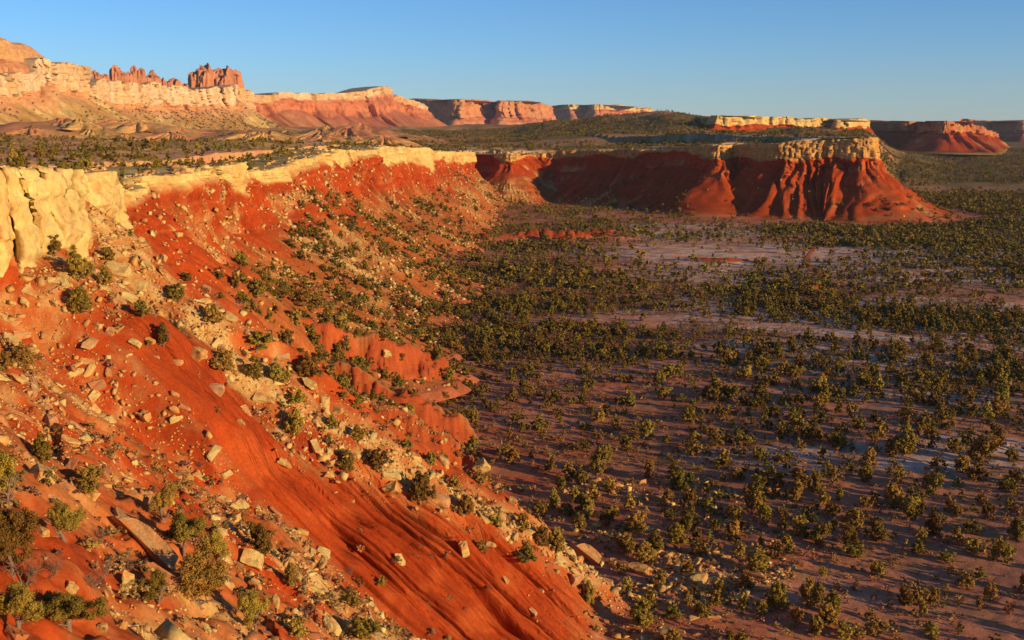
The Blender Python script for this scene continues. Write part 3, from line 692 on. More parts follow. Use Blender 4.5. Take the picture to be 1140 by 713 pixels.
KINDS = []       # (mesh, flatness)
for i in range(14):
    flat = [0.20, 0.28, 0.34, 0.42, 0.55, 0.7, 0.25][i % 7]
    bm = rock_shape(900 + i, flat, 14 + i % 5, 0.42 + 0.05 * (i % 6)); rock_detail(bm, 40 + i, 0.05, 0.035)
    KINDS.append((to_mesh(bm, 'boulder_shape', M_ROCK), flat))
bm = rock_shape(977, 1.0, 22, 0.80); rock_detail(bm, 77, 0.05, 0.07); SLAB = to_mesh(bm, 'boulder_shape', M_ROCK)
BASES = []
for i in range(16):
    flat = [0.25, 0.4, 0.55, 0.75][i % 4]
    bm = rock_shape(1300 + i, flat, 10 + i % 4, 0.68)
    bmesh.ops.triangulate(bm, faces=bm.faces)
    bm.verts.ensure_lookup_table(); bm.verts.index_update()
    BASES.append((np.array([v.co for v in bm.verts]), np.array([[v.index for v in f.verts] for f in bm.faces])))
    bm.free()

def merged(name, bases, pos, rotm, scl, col, mat, smooth=False):
    """many small pieces as one object; bases picked in turn"""
    VV, FF, CC = [], [], []; off = 0
    pick = RNG.integers(0, len(bases), len(pos))
    for b, (bv, bf) in enumerate(bases):
        m = np.where(pick == b)[0]
        if not len(m): continue
        v = np.einsum('nij,nkj->nki', rotm[m], bv[None] * scl[m][:, None, :]) + pos[m][:, None, :]
        VV.append(v.reshape(-1, 3)); n = len(bv)
        FF.append((bf[None] + (off + np.arange(len(m)) * n)[:, None, None]).reshape(-1, bf.shape[1]))
        CC.append(np.repeat(col[m], n, 0) if col.ndim == 2 else None)
        off += n * len(m)
    me = bpy.data.meshes.new(name); fill(me, np.concatenate(VV), np.concatenate(FF), mat, smooth)
    set_albedo(me, np.concatenate(CC))
    o = bpy.data.objects.new(name, me); COL.objects.link(o); o['kind'] = 'stuff'
    return o

def frames(nor, yaw, jit):
    """rotation matrices whose z is about the surface normal"""
    n = len(nor)
    z = nor + RNG.normal(0, 1, (n, 3)) * jit[:, None]; z /= np.linalg.norm(z, axis=1)[:, None]
    a = np.stack([np.cos(yaw), np.sin(yaw), np.zeros(n)], 1)
    x = a - z * (a * z).sum(1)[:, None]; x /= np.linalg.norm(x, axis=1)[:, None]
    y = np.cross(z, x)
    return np.stack([x, y, z], 2)

def hf_normal(x, y, e=0.6):
    zx = (ground(x + e, y) - ground(x - e, y)) / (2 * e); zy = (ground(x, y + e) - ground(x, y - e)) / (2 * e)
    n = np.stack([-zx, -zy, np.ones_like(zx)], 1); return n / np.linalg.norm(n, axis=1)[:, None]

ROCKS = []       # (location, normal, size, kind, yaw, jitter, thing-size in pixels)
# --- rubble on the near slopes
N0 = 220000
x = RNG.uniform(-100, 110, N0); y = RNG.uniform(62, 300, N0)
keep = (RNG.random(N0) < rubble_density(x, y) ** 1.3) & (np.hypot(x, y) > 60)
px, py, dep = project(x, y, ground(x, y)); keep &= (px > -120) & (px < 1240) & (py < 800) & (P_plane(x, y) > -24)
sd0, _ = rim_dist(x, y); keep &= sd0 < -2
x, y = x[keep], y[keep]; z = ground(x, y); nor = hf_normal(x, y)
size = np.clip(0.23 * (RNG.pareto(1.8, len(x)) + 1), 0.2, 3.4) * np.where(S_plane(x, y) > P_plane(x, y), 0.72, 1.0)
print('near rubble', len(x))
# --- rubble on the talus of the escarpment
X, Y, Z, K, T, deb = WALL_DATA['escarpment']
tx = np.gradient(X, axis=1), np.gradient(Y, axis=1), np.gradient(Z, axis=1); tr = np.gradient(X, axis=0), np.gradient(Y, axis=0), np.gradient(Z, axis=0)
nn = np.stack([tx[1] * tr[2] - tx[2] * tr[1], tx[2] * tr[0] - tx[0] * tr[2], tx[0] * tr[1] - tx[1] * tr[0]], -1); nn /= np.linalg.norm(nn, axis=-1)[..., None] + 1e-9
nn *= np.sign(nn[..., 2:3])
pw = (K >= 2) * np.clip(deb + 0.12, 0, 1) * (Y > 225) * (Y < 1300) * (T < 0.98) * np.where(X > 120, 0.06, 1.0); pw = pw * np.hypot(np.gradient(X, axis=1), np.gradient(Y, axis=1))
pw = pw.ravel() / pw.sum()
pick = RNG.choice(pw.size, 26000, p=pw)
x2, y2, z2, n2_ = X.ravel()[pick], Y.ravel()[pick], Z.ravel()[pick], nn.reshape(-1, 3)[pick]
x2 = x2 + RNG.uniform(-.4, .4, len(x2)); y2 = y2 + RNG.uniform(-.4, .4, len(x2))
rimw = ((K == 0) & (Y > 160) & (Y < 1000)).astype(float) * np.hypot(np.gradient(X, axis=1), np.gradient(Y, axis=1)) / np.maximum(np.hypot(X, Y), 100)
rp = RNG.choice(K.size, 5000, p=rimw.ravel() / rimw.sum())
x2, y2, z2, n2_ = [np.concatenate([a, b]) for a, b in ((x2, X.ravel()[rp]), (y2, Y.ravel()[rp]), (z2, Z.ravel()[rp]), (n2_, nn.reshape(-1, 3)[rp]))]
size2 = np.where(x2 > 120, 0.6, 1.0) * np.clip(0.6 * (RNG.pareto(1.7, len(x2)) + 1), 0.5, 4.2)
ax = np.concatenate([x, x2]); ay = np.concatenate([y, y2]); az = np.concatenate([z, z2]); an = np.concatenate([nor, n2_]); asz = np.minimum(np.concatenate([size, size2]), 2.6)
zg = ground(ax, ay)
ok = az > zg - 0.5; ax, ay, az, an, asz = ax[ok], ay[ok], az[ok], an[ok], asz[ok]
zone_p = P_plane(ax, ay)
# --- traced blocks: pixel of the middle, width, height in pixels, kind of shape, tilt on end
TR = [(164, 592, 112, 30, 'lean'), (43, 523, 36, 24, 'w'), (70, 540, 22, 16, 'd'), (100, 548, 26, 16, 'd'), (143, 650, 20, 32, 'u'), (78, 653, 20, 18, 'b'), (108, 602, 36, 26, 's'), (233, 575, 20, 15, 'c'),
 (125, 530, 24, 16, 's'), (250, 553, 30, 10, 's'), (280, 618, 36, 26, 's'), (327, 619, 18, 11, 'c'), (356, 628, 17, 26, 'c'), (343, 612, 18, 9, 'c'), (345, 628, 16, 10, 'c'), (287, 647, 24, 13, 's'), (305, 668, 17, 22, 'c'), (328, 682, 20, 20, 's'),
 (353, 655, 27, 15, 's'), (367, 693, 34, 26, 's'), (133, 693, 15, 20, 'b'), (113, 697, 15, 16, 'c'), (203, 692, 22, 9, 's'), (60, 555, 26, 9, 's'), (45, 590, 20, 14, 'b'), (15, 705, 40, 22, 'g'), (160, 705, 20, 12, 's'), (230, 700, 16, 12, 'b'), (265, 690, 14, 10, 'b'),
 (240, 431, 24, 15, 'c'), (297, 441, 32, 12, 's'), (345, 426, 22, 19, 'b'), (257, 428, 20, 12, 'c'), (218, 390, 26, 16, 'c'), (230, 320, 13, 10, 'd'), (28, 335, 13, 12, 'b'), (72, 321, 17, 13, 'c'), (167, 378, 16, 9, 's'), (163, 462, 16, 18, 'c'), (207, 451, 19, 8, 's'),
 (195, 438, 14, 9, 'c'), (55, 465, 20, 16, 'c'), (50, 453, 14, 10, 's'), (182, 286, 12, 12, 'c'), (60, 336, 12, 12, 'b'), (122, 368, 14, 13, 'b'), (150, 381, 20, 9, 's'), (143, 331, 27, 13, 'g'), (108, 362, 12, 10, 'b'), (197, 402, 18, 10, 's'), (132, 300, 40, 12, 'c'),
 (537, 517, 26, 19, 'c'), (493, 513, 22, 14, 'c'), (435, 527, 32, 13, 's'), (460, 525, 15, 9, 'b'), (437, 541, 27, 18, 'c'), (487, 552, 42, 22, 'c'), (517, 610, 13, 22, 'u'), (447, 622, 12, 17, 'u'), (562, 645, 10, 11, 'b'), (587, 543, 11, 11, 'd'), (570, 557, 15, 13, 'b'),
 (652, 619, 42, 22, 'lean'), (682, 625, 12, 17, 'c'), (713, 632, 38, 16, 's'), (640, 643, 20, 17, 'b'), (603, 655, 10, 12, 'b'), (663, 573, 10, 12, 'd'), (577, 592, 20, 9, 's'), (547, 603, 17, 8, 's'), (593, 680, 15, 8, 's'), (663, 688, 9, 9, 'c'), (675, 692, 10, 9, 'c'),
 (540, 555, 11, 8, 'c'), (513, 570, 14, 10, 's'), (807, 617, 22, 8, 's'), (840, 638, 36, 11, 's'), (777, 642, 26, 18, 'c'), (797, 685, 20, 9, 's'), (820, 665, 14, 12, 'b'), (777, 703, 22, 10, 'b'), (860, 667, 10, 7, 'b'), (430, 393, 14, 8, 'c'), (415, 505, 22, 14, 'c'), (402, 480, 18, 12, 'c'),
 (395, 506, 16, 10, 's'), (335, 505, 20, 10, 's'), (318, 512, 24, 9, 's'), (352, 470, 14, 9, 'c'), (375, 455, 16, 10, 'c'), (270, 470, 14, 9, 's')]
traced = []
for (tx_, ty_, w_, h_, k_) in TR:
    loc, nr = cast(tx_, ty_ + h_ * 0.25)
    if loc is None: continue
    dd = loc.y * CP - (loc.z - CAM_Z) * SP
    traced.append((loc, nr, w_ * dd / F * (0.9 if k_ == 'lean' else 0.8), h_ * dd / F * (0.9 if k_ == 'lean' else 0.8), k_, dd, (tx_, ty_)))
# the largest loose blocks become things of their own, the small ones stay rubble
ppx, ppy, pdep = project(ax, ay, az)
app = asz * F / pdep * (ppx > 2) * (ppx < 1138) * (ppy < 708)
far_from = np.ones(len(ax), bool)
for (loc, nr, w, h, k, dd, pxy) in traced:
    far_from &= ~((np.hypot(ax - loc.x, ay - loc.y) < 0.5 * w) & (asz > 0.5))
ax, ay, az, an, asz, app = [a[far_from] for a in (ax, ay, az, an, asz, app)]
# only blocks the camera can see
order = np.argsort(-app); chosen = []
for i in order:
    if len(chosen) >= 298 - len(traced): break
    tgt = Vector((ax[i], ay[i], az[i])) + Vector(an[i]) * asz[i] * 0.45
    d = (tgt - Vector((0, 0, CAM_Z))); L_ = d.length
    hit, loc, *_ = SC.ray_cast(DG, Vector((0, 0, CAM_Z)), d / L_, distance=L_ - 0.8)
    if not hit: chosen.append(i)
mask = np.ones(len(ax), bool); mask[chosen] = False
BOULDERS = []    # (obj, px, py, width px, height px, kind)
def put_boulder(loc, nr, sx, sy, sz, yaw, jit, mi, pxy, kind, tilt=None, sink=0.34):
    me, flat = KINDS[mi]
    o = bpy.data.objects.new('boulder', me); COL.objects.link(o)
    R = Matrix(frames(np.array([list(nr)]), np.array([yaw]), np.array([jit]))[0].tolist())
    if tilt is not None: R = R @ Matrix.Rotation(tilt, 3, 'X')
    o.matrix_world = Matrix.Translation(Vector(loc) + Vector(nr) * (sz * flat * (0.42 - sink))) @ R.to_4x4() @ Matrix.Diagonal((sx, sy, sz, 1))
    t_ = float(RNG.random()) ** 1.25; o.color = (t_, t_, t_, 1)
    BOULDERS.append([o, pxy[0], pxy[1], kind, t_, sx]); return o
flats = {'s': [0, 1, 6, 7, 8, 13], 'w': [2, 3], 'd': [4, 10], 'u': [4, 5, 11], 'b': [3, 4, 10, 12], 'c': [2, 3, 9, 10], 'g': [3, 10], 'lean': [0, 7]}
for n_, (loc, nr, w, h, k, dd, pxy) in enumerate(traced):
    mi = flats[k][n_ % len(flats[k])]; fl = KINDS[mi][1]
    up = Vector((0, 0, 1)); nv = (nr * 0.6 + up * 0.4).normalized()
    if k == 'lean':
        # a long tilted slab standing on its edge, pointing down the slope
        o = put_boulder(loc, up, 1, 1, 1, 0, 0.0, mi, pxy, k, sink=0.1); o.data = SLAB
        ax_ = Vector((0.76, -0.34, -0.56)).normalized()
        zz = Vector((0.35, -0.42, 0.8)); zz = (zz - ax_ * zz.dot(ax_)).normalized(); yy = zz.cross(ax_)
        M = Matrix((ax_, yy, zz)).transposed()
        o.matrix_world = Matrix.Translation(Vector(loc) + nr * h * 0.45) @ M.to_4x4() @ Matrix.Diagonal((w * 1.0, h * 0.9, h * 1.0, 1)); o.color = (0.72, 0.72, 0.72, 1); BOULDERS[-1][4] = 0.72
    elif k == 'u':
        put_boulder(loc, (nr * 0.3 + up * 0.7).normalized(), w * 1.15, w * 1.1, h * 1.25 / fl, 0.4, 0.1, mi, pxy, k, sink=0.15)
    elif k == 's':
        put_boulder(loc, nv, w * 1.15, w * 0.75, h * 0.85 / fl, RNG.uniform(-0.5, 0.2), 0.12, mi, pxy, k, sink=0.30)
    else:
        put_boulder(loc, nv, w * 1.12, max(w, h) * 0.95, h * 1.1 / fl, RNG.uniform(-0.6, 0.6), 0.15, mi, pxy, k, sink=0.32)
for i in chosen:
    mi = int(RNG.integers(0, len(KINDS))); s_ = asz[i] * 1.15
    put_boulder((ax[i], ay[i], az[i]), an[i], s_ * RNG.uniform(.9, 1.4), s_ * RNG.uniform(0.6, 1.0), s_ * RNG.uniform(.6, 1.0), RNG.uniform(0, 6.28), 0.16, mi,
                (float(project(ax[i], ay[i], az[i])[0]), float(project(ax[i], ay[i], az[i])[1])), 's' if KINDS[mi][1] < 0.35 else 'b')
m = np.where(mask)[0]
n_ = len(m); sc3 = np.stack([asz[m] * RNG.uniform(.8, 1.4, n_), asz[m] * RNG.uniform(.6, 1.0, n_), asz[m] * RNG.uniform(.7, 1.2, n_)], 1)
t_ = RNG.random(n_); col = mixc(CREAM[None], OCHRE[None], np.clip(t_ * 1.6 - 0.2, 0, 1)); col = mixc(col, np.array([[0.40, 0.15, 0.06]]), (RNG.random(n_) < 0.33) * RNG.uniform(0.4, 1, n_)) * RNG.uniform(0.8, 1.08, (n_, 1))
pos = np.stack([ax[m], ay[m], az[m]], 1) + an[m] * (sc3[:, 2:3] * 0.10)
merged('scattered_rubble', BASES, pos, frames(an[m], RNG.uniform(0, 6.28, n_), np.full(n_, 0.26)), sc3, col, M_RUBBLE)['label'] = 'small cream and rust rock rubble strewn over the red slopes'
print('boulders', len(BOULDERS), 'rubble', n_)
# ------------------------------------------------------------------ junipers and pinyons
def leaf_mat(name, tint):
    m, nt, b = new_mat(name); N = nt.nodes.new; L = nt.links.new
    at = N('ShaderNodeAttribute'); at.attribute_name = 'albedo'
    oi = N('ShaderNodeObjectInfo'); hs = N('ShaderNodeHueSaturation')
    mr = N('ShaderNodeMapRange'); mr.inputs['To Min'].default_value = 0.6; mr.inputs['To Max'].default_value = 1.35; L(oi.outputs['Random'], mr.inputs['Value']); L(mr.outputs['Result'], hs.inputs['Value'])
    mh = N('ShaderNodeMath'); mh.operation = 'MULTIPLY_ADD'; mh.inputs[1].default_value = 0.05; mh.inputs[2].default_value = 0.475
    fr = N('ShaderNodeMath'); fr.operation = 'FRACT'; m7 = N('ShaderNodeMath'); m7.operation = 'MULTIPLY'; m7.inputs[1].default_value = 7.77
    L(oi.outputs['Random'], m7.inputs[0]); L(m7.outputs[0], fr.inputs[0]); L(fr.outputs[0], mh.inputs[0]); L(mh.outputs[0], hs.inputs['Hue'])
    L(at.outputs['Color'], hs.inputs['Color']); L(hs.outputs['Color'], b.inputs['Base Color'])
    return m
M_LEAF = leaf_mat('juniper_foliage', 1)
M_SAGE = leaf_mat('sage_foliage', 1)
def bark_mat():
    m, nt, b = new_mat('shaggy_bark'); N = nt.nodes.new; L = nt.links.new
    nz = N('ShaderNodeTexNoise'); nz.inputs['Scale'].default_value = 9; cr = N('ShaderNodeValToRGB')
    cr.color_ramp.elements[0].color = (0.07, 0.045, 0.03, 1); cr.color_ramp.elements[1].color = (0.36, 0.25, 0.17, 1)
    L(nz.outputs['Fac'], cr.inputs['Fac']); L(cr.outputs['Color'], b.inputs['Base Color']); return m
M_BARK = bark_mat()
LEAF = np.array([0.115, 0.105, 0.024]); LEAF_L = np.array([0.42, 0.265, 0.045]); LEAF_D = np.array([0.16, 0.118, 0.024])

def crown_arrays(seed, nclump, nleaf, size, shape='round', airy=False):
    """leaf faces through the volume of an uneven crown about 1 high and 1 wide"""
    rg = np.random.default_rng(seed)
    lobes = []
    nl = rg.integers(3, 6)
    for i in range(nl):
        a = rg.uniform(0, 6.28); rad = rg.uniform(0.10, 0.30) if shape != 'tall' else rg.uniform(0.0, 0.12)
        zc = rg.uniform(0.25, 0.66); r_ = rg.uniform(0.20, 0.32)
        lobes.append((rad * math.cos(a), rad * math.sin(a), zc, r_, r_ * rg.uniform(0.8, 1.25)))
    lobes.append((0, 0, 0.72 if shape != 'flat' else 0.6, 0.22 if shape != 'tall' else .2, 0.26)); lobes.append((rg.uniform(-.1, .1), rg.uniform(-.1, .1), 0.28, 0.32, 0.22))
    if airy: lobes = [(a * 1.25, b_ * 1.25, c * 0.85 + 0.16, r_ * 0.72, h_ * 0.72) for a, b_, c, r_, h_ in lobes[:-1]] + [(rg.uniform(-.3, .3), rg.uniform(-.3, .3), rg.uniform(.4, .8), .13, .13) for _ in range(4)]
    C = []
    for i in range(nclump):
        lx, ly, lz, lr, lh = lobes[i % len(lobes)]
        v = rg.normal(0, 1, 3); v /= np.linalg.norm(v); v *= rg.uniform(0.45, 1.0) ** 0.5
        p = np.array([lx + v[0] * lr, ly + v[1] * lr, lz + v[2] * lh]); p[2] = max(p[2], 0.07)
        C.append(p)
    C = np.array(C); cr = rg.uniform(0.05, 0.10, nclump) * (1.35 if nclump < 20 else 1)
    idx = np.repeat(np.arange(nclump), nleaf)
    d = rg.normal(0, 1, (len(idx), 3)); d /= np.linalg.norm(d, axis=1)[:, None]
    P = C[idx] + d * cr[idx][:, None] * rg.uniform(0.5, 1.25, (len(idx), 1)); P[:, 2] = np.maximum(P[:, 2], 0.02)
    n = d + 0.55 * rg.normal(0, 1, d.shape) + np.array([0, 0, 0.25]); n /= np.linalg.norm(n, axis=1)[:, None]
    t = np.cross(n, rg.normal(0, 1, n.shape)); t /= np.linalg.norm(t, axis=1)[:, None]; bt = np.cross(n, t)
    s = size * rg.uniform(0.6, 1.3, (len(idx), 1))
    V = np.stack([P - t * s * .5 - bt * s * .35, P + t * s * .5 - bt * s * .35, P + bt * s * .75 + t * s * 0.1], 1)
    cl = rg.uniform(0, 1, nclump)[idx] * 0.55 + rg.uniform(0, 1, len(idx)) * 0.45
    col = mixc(LEAF_D[None], LEAF_L[None], cl)
    return V.reshape(-1, 3), np.arange(len(idx) * 3).reshape(-1, 3), np.repeat(col, 3, 0)

def tube(pts, rad, sides=6):
    """one tapered limb; pts (n,3), rad (n)"""
    pts = np.asarray(pts, float); n = len(pts)
    V = []
    for i in range(n):
        d = pts[min(i + 1, n - 1)] - pts[max(i - 1, 0)]; d /= np.linalg.norm(d) + 1e-9
        a = np.cross(d, [0.3, 1, 0.1]); a /= np.linalg.norm(a); b = np.cross(d, a)
        for k in range(sides):
            w = 2 * math.pi * k / sides
            V.append(pts[i] + rad[i] * (a * math.cos(w) + b * math.sin(w)))
    Fc = [[i * sides + k, i * sides + (k + 1) % sides, (i + 1) * sides + (k + 1) % sides, (i + 1) * sides + k] for i in range(n - 1) for k in range(sides)]
    return np.array(V), np.array(Fc)

def limbs(seed, kind='tree'):
    rg = np.random.default_rng(seed); VV, FF = [], []; off = 0
    def add(p, r, s=6):
        nonlocal off
        v, f = tube(p, r, s); VV.append(v); FF.append(f + off); off += len(v)
    def wander(p, d, L, n, w):
        P = [np.array(p, float)]; d = np.array(d, float)
        for i in range(n):
            d = d + rg.normal(0, w, 3); d /= np.linalg.norm(d); P.append(P[-1] + d * L / n)
        return np.array(P), d
    if kind == 'tree':
        T, d = wander((0, 0, -0.06), (rg.uniform(-.2, .2), rg.uniform(-.2, .2), 1), 0.72, 7, 0.14); add(T, np.linspace(0.055, 0.016, 8), 7)
        for i in range(7):
            k = rg.integers(1, 6); a = rg.uniform(0, 6.28)
            B, _ = wander(T[k], (math.cos(a), math.sin(a), 0.55), rg.uniform(.26, .42), 5, 0.25); add(B, np.linspace(0.026, 0.008, 6), 5)
            for j in range(2):
                b2 = rg.uniform(0, 6.28); Q, _ = wander(B[2 + j], (math.cos(b2), math.sin(b2), 0.8), .18, 3, .3); add(Q, np.linspace(0.009, 0.003, 4), 4)
    else:
        for i in range(9):
            a = rg.uniform(0, 6.28); B, _ = wander((0, 0, -0.04), (math.cos(a) * .8, math.sin(a) * .8, 0.9), rg.uniform(.5, .95), 6, 0.22); add(B, np.linspace(0.017, 0.004, 7), 5)
            for j in range(7):
                k = rg.integers(2, 6); c = rg.uniform(0, 6.28)
                Q, _ = wander(B[k], (math.cos(c), math.sin(c), rg.uniform(.2, 1.0)), rg.uniform(.18, .4), 4, .3); add(Q, np.linspace(0.007, 0.002, 5), 4)
                for l in range(3):
                    c = rg.uniform(0, 6.28); Q2, _ = wander(Q[1 + l], (math.cos(c), math.sin(c), .6), .14, 2, .3); add(Q2, [0.004, 0.003, 0.0015], 3)
    return np.concatenate(VV), np.concatenate(FF)

def dim(b, k): return (b[0], b[1], b[2] * k)
def mesh_of(name, V, Fc, mat, col=None, smooth=False):
    me = bpy.data.meshes.new(name); fill(me, V, Fc, mat, smooth)
    if col is not None: set_albedo(me, col)
    return me
SHAPES = ['round', 'round', 'tall', 'flat', 'round', 'tall']
CROWN_HI = [mesh_of('crown', *(lambda a: (a[0], a[1], M_LEAF, a[2]))(crown_arrays(2000 + i, 80, 70, 0.050, SHAPES[i]))) for i in range(6)]
CROWN_TOP = [mesh_of('crown', *(lambda a: (a[0], a[1], M_LEAF, a[2]))(crown_arrays(2050 + i, 90, 190, 0.024, SHAPES[i], True))) for i in range(6)]
CROWN_MID = [mesh_of('crown', *(lambda a: (a[0], a[1], M_LEAF, a[2]))(crown_arrays(2100 + i, 46, 34, 0.078, SHAPES[i]))) for i in range(6)]
TRUNKS = [mesh_of('trunk', *limbs(2200 + i), M_BARK, None, True) for i in range(6)]
LOW = [dim(crown_arrays(2300 + i, 24, 18, 0.115, SHAPES[i % 6]), 0.95) for i in range(8)]
TINY = [dim(crown_arrays(2400 + i, 10, 7, 0.23, SHAPES[i % 6]), 0.6) for i in range(8)]

# traced trees: pixel of the foot, height and width in pixels
TT = [(8, 565, 78, 44), (14, 640, 95, 58), (22, 712, 85, 66), (76, 703, 50, 72), (222, 676, 80, 72), (176, 674, 42, 36), (183, 582, 44, 38), (72, 604, 46, 50), (97, 548, 32, 30), (47, 516, 34, 26), (293, 618, 36, 28), (325, 654, 27, 22), (283, 708, 54, 36), (330, 713, 22, 26),
 (205, 620, 50, 46), (242, 632, 44, 34), (27, 412, 30, 36), (4, 414, 24, 20), (57, 284, 24, 26), (88, 312, 36, 30), (92, 350, 30, 36), (118, 320, 24, 20), (120, 292, 16, 22), (158, 354, 22, 22), (182, 386, 26, 22), (200, 337, 20, 24), (248, 414, 26, 34),
 (236, 362, 22, 30), (285, 392, 22, 32), (283, 424, 26, 24), (328, 450, 18, 28), (330, 482, 26, 32), (207, 314, 12, 14), (288, 332, 16, 22), (312, 334, 14, 22), (334, 342, 18, 26), (350, 345, 16, 22), (398, 490, 16, 22), (423, 522, 22, 28), (387, 528, 26, 20), (468, 560, 36, 30),
 (527, 504, 18, 24), (535, 540, 20, 22), (520, 574, 26, 20), (553, 588, 17, 22), (583, 593, 22, 22), (570, 518, 20, 26), (603, 609, 24, 26), (585, 626, 22, 28), (622, 616, 32, 20), (655, 672, 26, 18), (645, 592, 20, 25), (673, 587, 17, 18), (695, 617, 24, 28), (730, 617, 25, 28),
 (713, 698, 33, 40), (735, 652, 19, 20), (722, 533, 22, 20), (668, 528, 34, 22), (632, 536, 22, 22), (648, 538, 20, 20), (613, 527, 20, 18), (622, 547, 16, 18), (617, 567, 23, 14), (745, 580, 16, 18), (744, 560, 16, 20), (412, 713, 24, 22), (424, 652, 12, 13), (404, 712, 24, 26), (392, 677, 22, 24),
 (932, 499, 20, 24), (1008, 508, 32, 32), (1062, 505, 20, 24), (1090, 518, 36, 32), (1125, 514, 15, 20), (1130, 539, 22, 22), (852, 541, 18, 20), (866, 541, 20, 20), (907, 550, 28, 20), (928, 540, 20, 15), (888, 560, 27, 22), (898, 574, 13, 14), (918, 562, 20, 18), (934, 558, 16, 14), (965, 537, 23, 20), (1000, 539, 19, 13), (1037, 552, 27, 20),
 (990, 555, 19, 13), (973, 561, 15, 13), (832, 568, 22, 16), (842, 570, 24, 18), (912, 607, 26, 27), (977, 604, 26, 26), (952, 621, 20, 28), (875, 615, 18, 21), (1040, 597, 26, 22), (1025, 604, 17, 15), (1083, 596, 19, 22), (1083, 617, 20, 28), (978, 643, 18, 26), (898, 676, 34, 26), (912, 674, 26, 22), (925, 684, 28, 26), (915, 643, 15, 11),
 (1075, 654, 17, 26), (1103, 670, 22, 22), (1008, 676, 24, 22), (1022, 676, 22, 20), (1027, 687, 17, 15), (1090, 681, 17, 11), (1040, 674, 20, 20), (1037, 712, 18, 30), (907, 707, 22, 28), (938, 712, 20, 26), (956, 710, 16, 20), (977, 707, 22, 30), (832, 657, 22, 24), (780, 619, 16, 24), (823, 619, 18, 17), (800, 664, 20, 20), (795, 674, 16, 20), (765, 674, 16, 14), (828, 680, 20, 16),
 (847, 684, 18, 15), (863, 678, 32, 26), (885, 694, 18, 20), (1122, 629, 22, 18), (1053, 626, 14, 18), (1105, 624, 14, 16), (1055, 570, 16, 15), (1093, 562, 16, 16), (1098, 580, 20, 17), (1067, 577, 14, 14), (766, 570, 30, 17), (790, 574, 18, 16), (775, 605, 20, 15), (795, 590, 14, 14), (812, 579, 16, 16), (822, 577, 14, 14), (773, 494, 16, 16), (845, 514, 18, 19), (697, 660, 18, 18), (750, 690, 18, 20), (690, 640, 16, 16), (765, 640, 16, 18), (640, 560, 18, 20), (660, 560, 20, 20), (680, 550, 18, 18), (700, 570, 20, 20), (600, 575, 18, 18), (455, 500, 14, 18), (480, 520, 16, 20), (505, 545, 16, 18)]
TREES = []    # x, y, z, height, width, traced
for (tx_, ty_, h_, w_) in TT:
    loc, nr = cast(tx_, min(ty_, 711) - 1)
    if loc is None: continue
    dd = loc.y * CP - (loc.z - CAM_Z) * SP
    TREES.append((loc.x, loc.y, loc.z - 0.1, h_ * dd / F * (1.05 if h_ < 60 else 0.86), w_ * dd / F * 1.08, 1))

# woodland over the valley, plateau and far country
def tree_density(px, py, x, y):
    """trees per square metre as the photograph shows them"""
    n = fbm(x / 70, y / 45, 3, 81)
    base = np.full_like(px, 1 / 95.0)
    base = np.where(py > 470, 1 / 130.0, base)
    base = np.where((py > 300) & (py < 400) & (px < 660), 1 / 55.0, base)
    band = np.exp(-((py - (330 + 0.075 * (px - 700))) / 22) ** 2) * sstep(560, 640, px)
    base = np.maximum(base, band / 38.0)
    base = np.where((py < 300) & (py > 232), 1 / 75.0, base)
    p1 = np.exp(-((py - 288) / 17) ** 2) * sstep(640, 720, px) * sstep(1010, 940, px)
    p2 = np.exp(-((py - (356 + 0.075 * (px - 700))) / 7) ** 2) * sstep(640, 680, px)
    p3 = np.exp(-((py - 330) / 14) ** 2) * sstep(900, 960, px) * 0.7
    base = base * (1 - 0.88 * np.clip(p1 + p2 + p3, 0, 1))
    base = np.where((px > 900) & (py < 275) & (py > 225), 1 / 45.0, base)
    base = base * np.where((px > 990) & (py < 238), 2.2, 1.0)
    base = base * (1 + 1.3 * sstep(760, 640, px) * sstep(500, 440, py) * sstep(240, 260, py))
    return base * 4.0 * np.clip(1.0 + 0.75 * n, 0.15, 2.0)
NC = 300000
yy = np.sqrt(RNG.uniform(190 ** 2, 1500 ** 2, NC)); xx = RNG.uniform(-0.56, 0.56, NC) * yy
area = 1.12 * 0.5 * (1500 ** 2 - 190 ** 2)
sdv, ztv = rim_dist(xx, yy); zz = ground(xx, yy)
px, py, dep = project(xx, yy, zz)
den = tree_density(px, py, xx, yy)
out = (sdv < -30) & (near_slope := True)
Pv = P_plane(xx, yy)
den = np.where(Pv > 2.5, den * 0.35, den)
den = np.where(sdv > 5, np.where(sdv > 30, np.where(px < 430, 1 / 120.0, 1 / 50.0), 1 / 110.0), den)
for (mx, my, lx, ly, h) in MOUNDS: den = den * np.where(((xx - mx) / lx) ** 2 + ((yy - my) / ly) ** 2 < 0.8, 0.1, 1)
den = np.where((sdv < 3) & (sdv > -26), 0, den)
k = RNG.random(NC) < den * area / NC
xx, yy, zz, sdv = xx[k], yy[k], zz[k], sdv[k]
tp = np.array([(t[0], t[1]) for t in TREES])
res = []
for i in range(len(xx)):
    if yy[i] < 420 and np.min((tp[:, 0] - xx[i]) ** 2 + (tp[:, 1] - yy[i]) ** 2) < 16: continue
    z_ = zz[i]
    if -140 < sdv[i] < 45:
        loc, nr = drop(xx[i], yy[i])
        if loc is None or nr.z < 0.55: continue
        if xx[i] > 190 and yy[i] > 1000 and sdv[i] > -110 and RNG.random() < 0.9: continue
        if nr.z < 0.9 and RNG.random() < 0.3: continue
        z_ = loc.z
    h = float(np.clip(RNG.lognormal(math.log(2.8), 0.40), 1.0, 6.2))
    if sdv[i] > 0: h *= 0.95
    res.append((xx[i], yy[i], z_ - 0.1, h, h * RNG.uniform(0.85, 1.3), 0))
print('trees', len(TREES), '+', len(res))
A = np.array(res)
px, py, dep = project(A[:, 0], A[:, 1], A[:, 2] + A[:, 3] * 0.6)
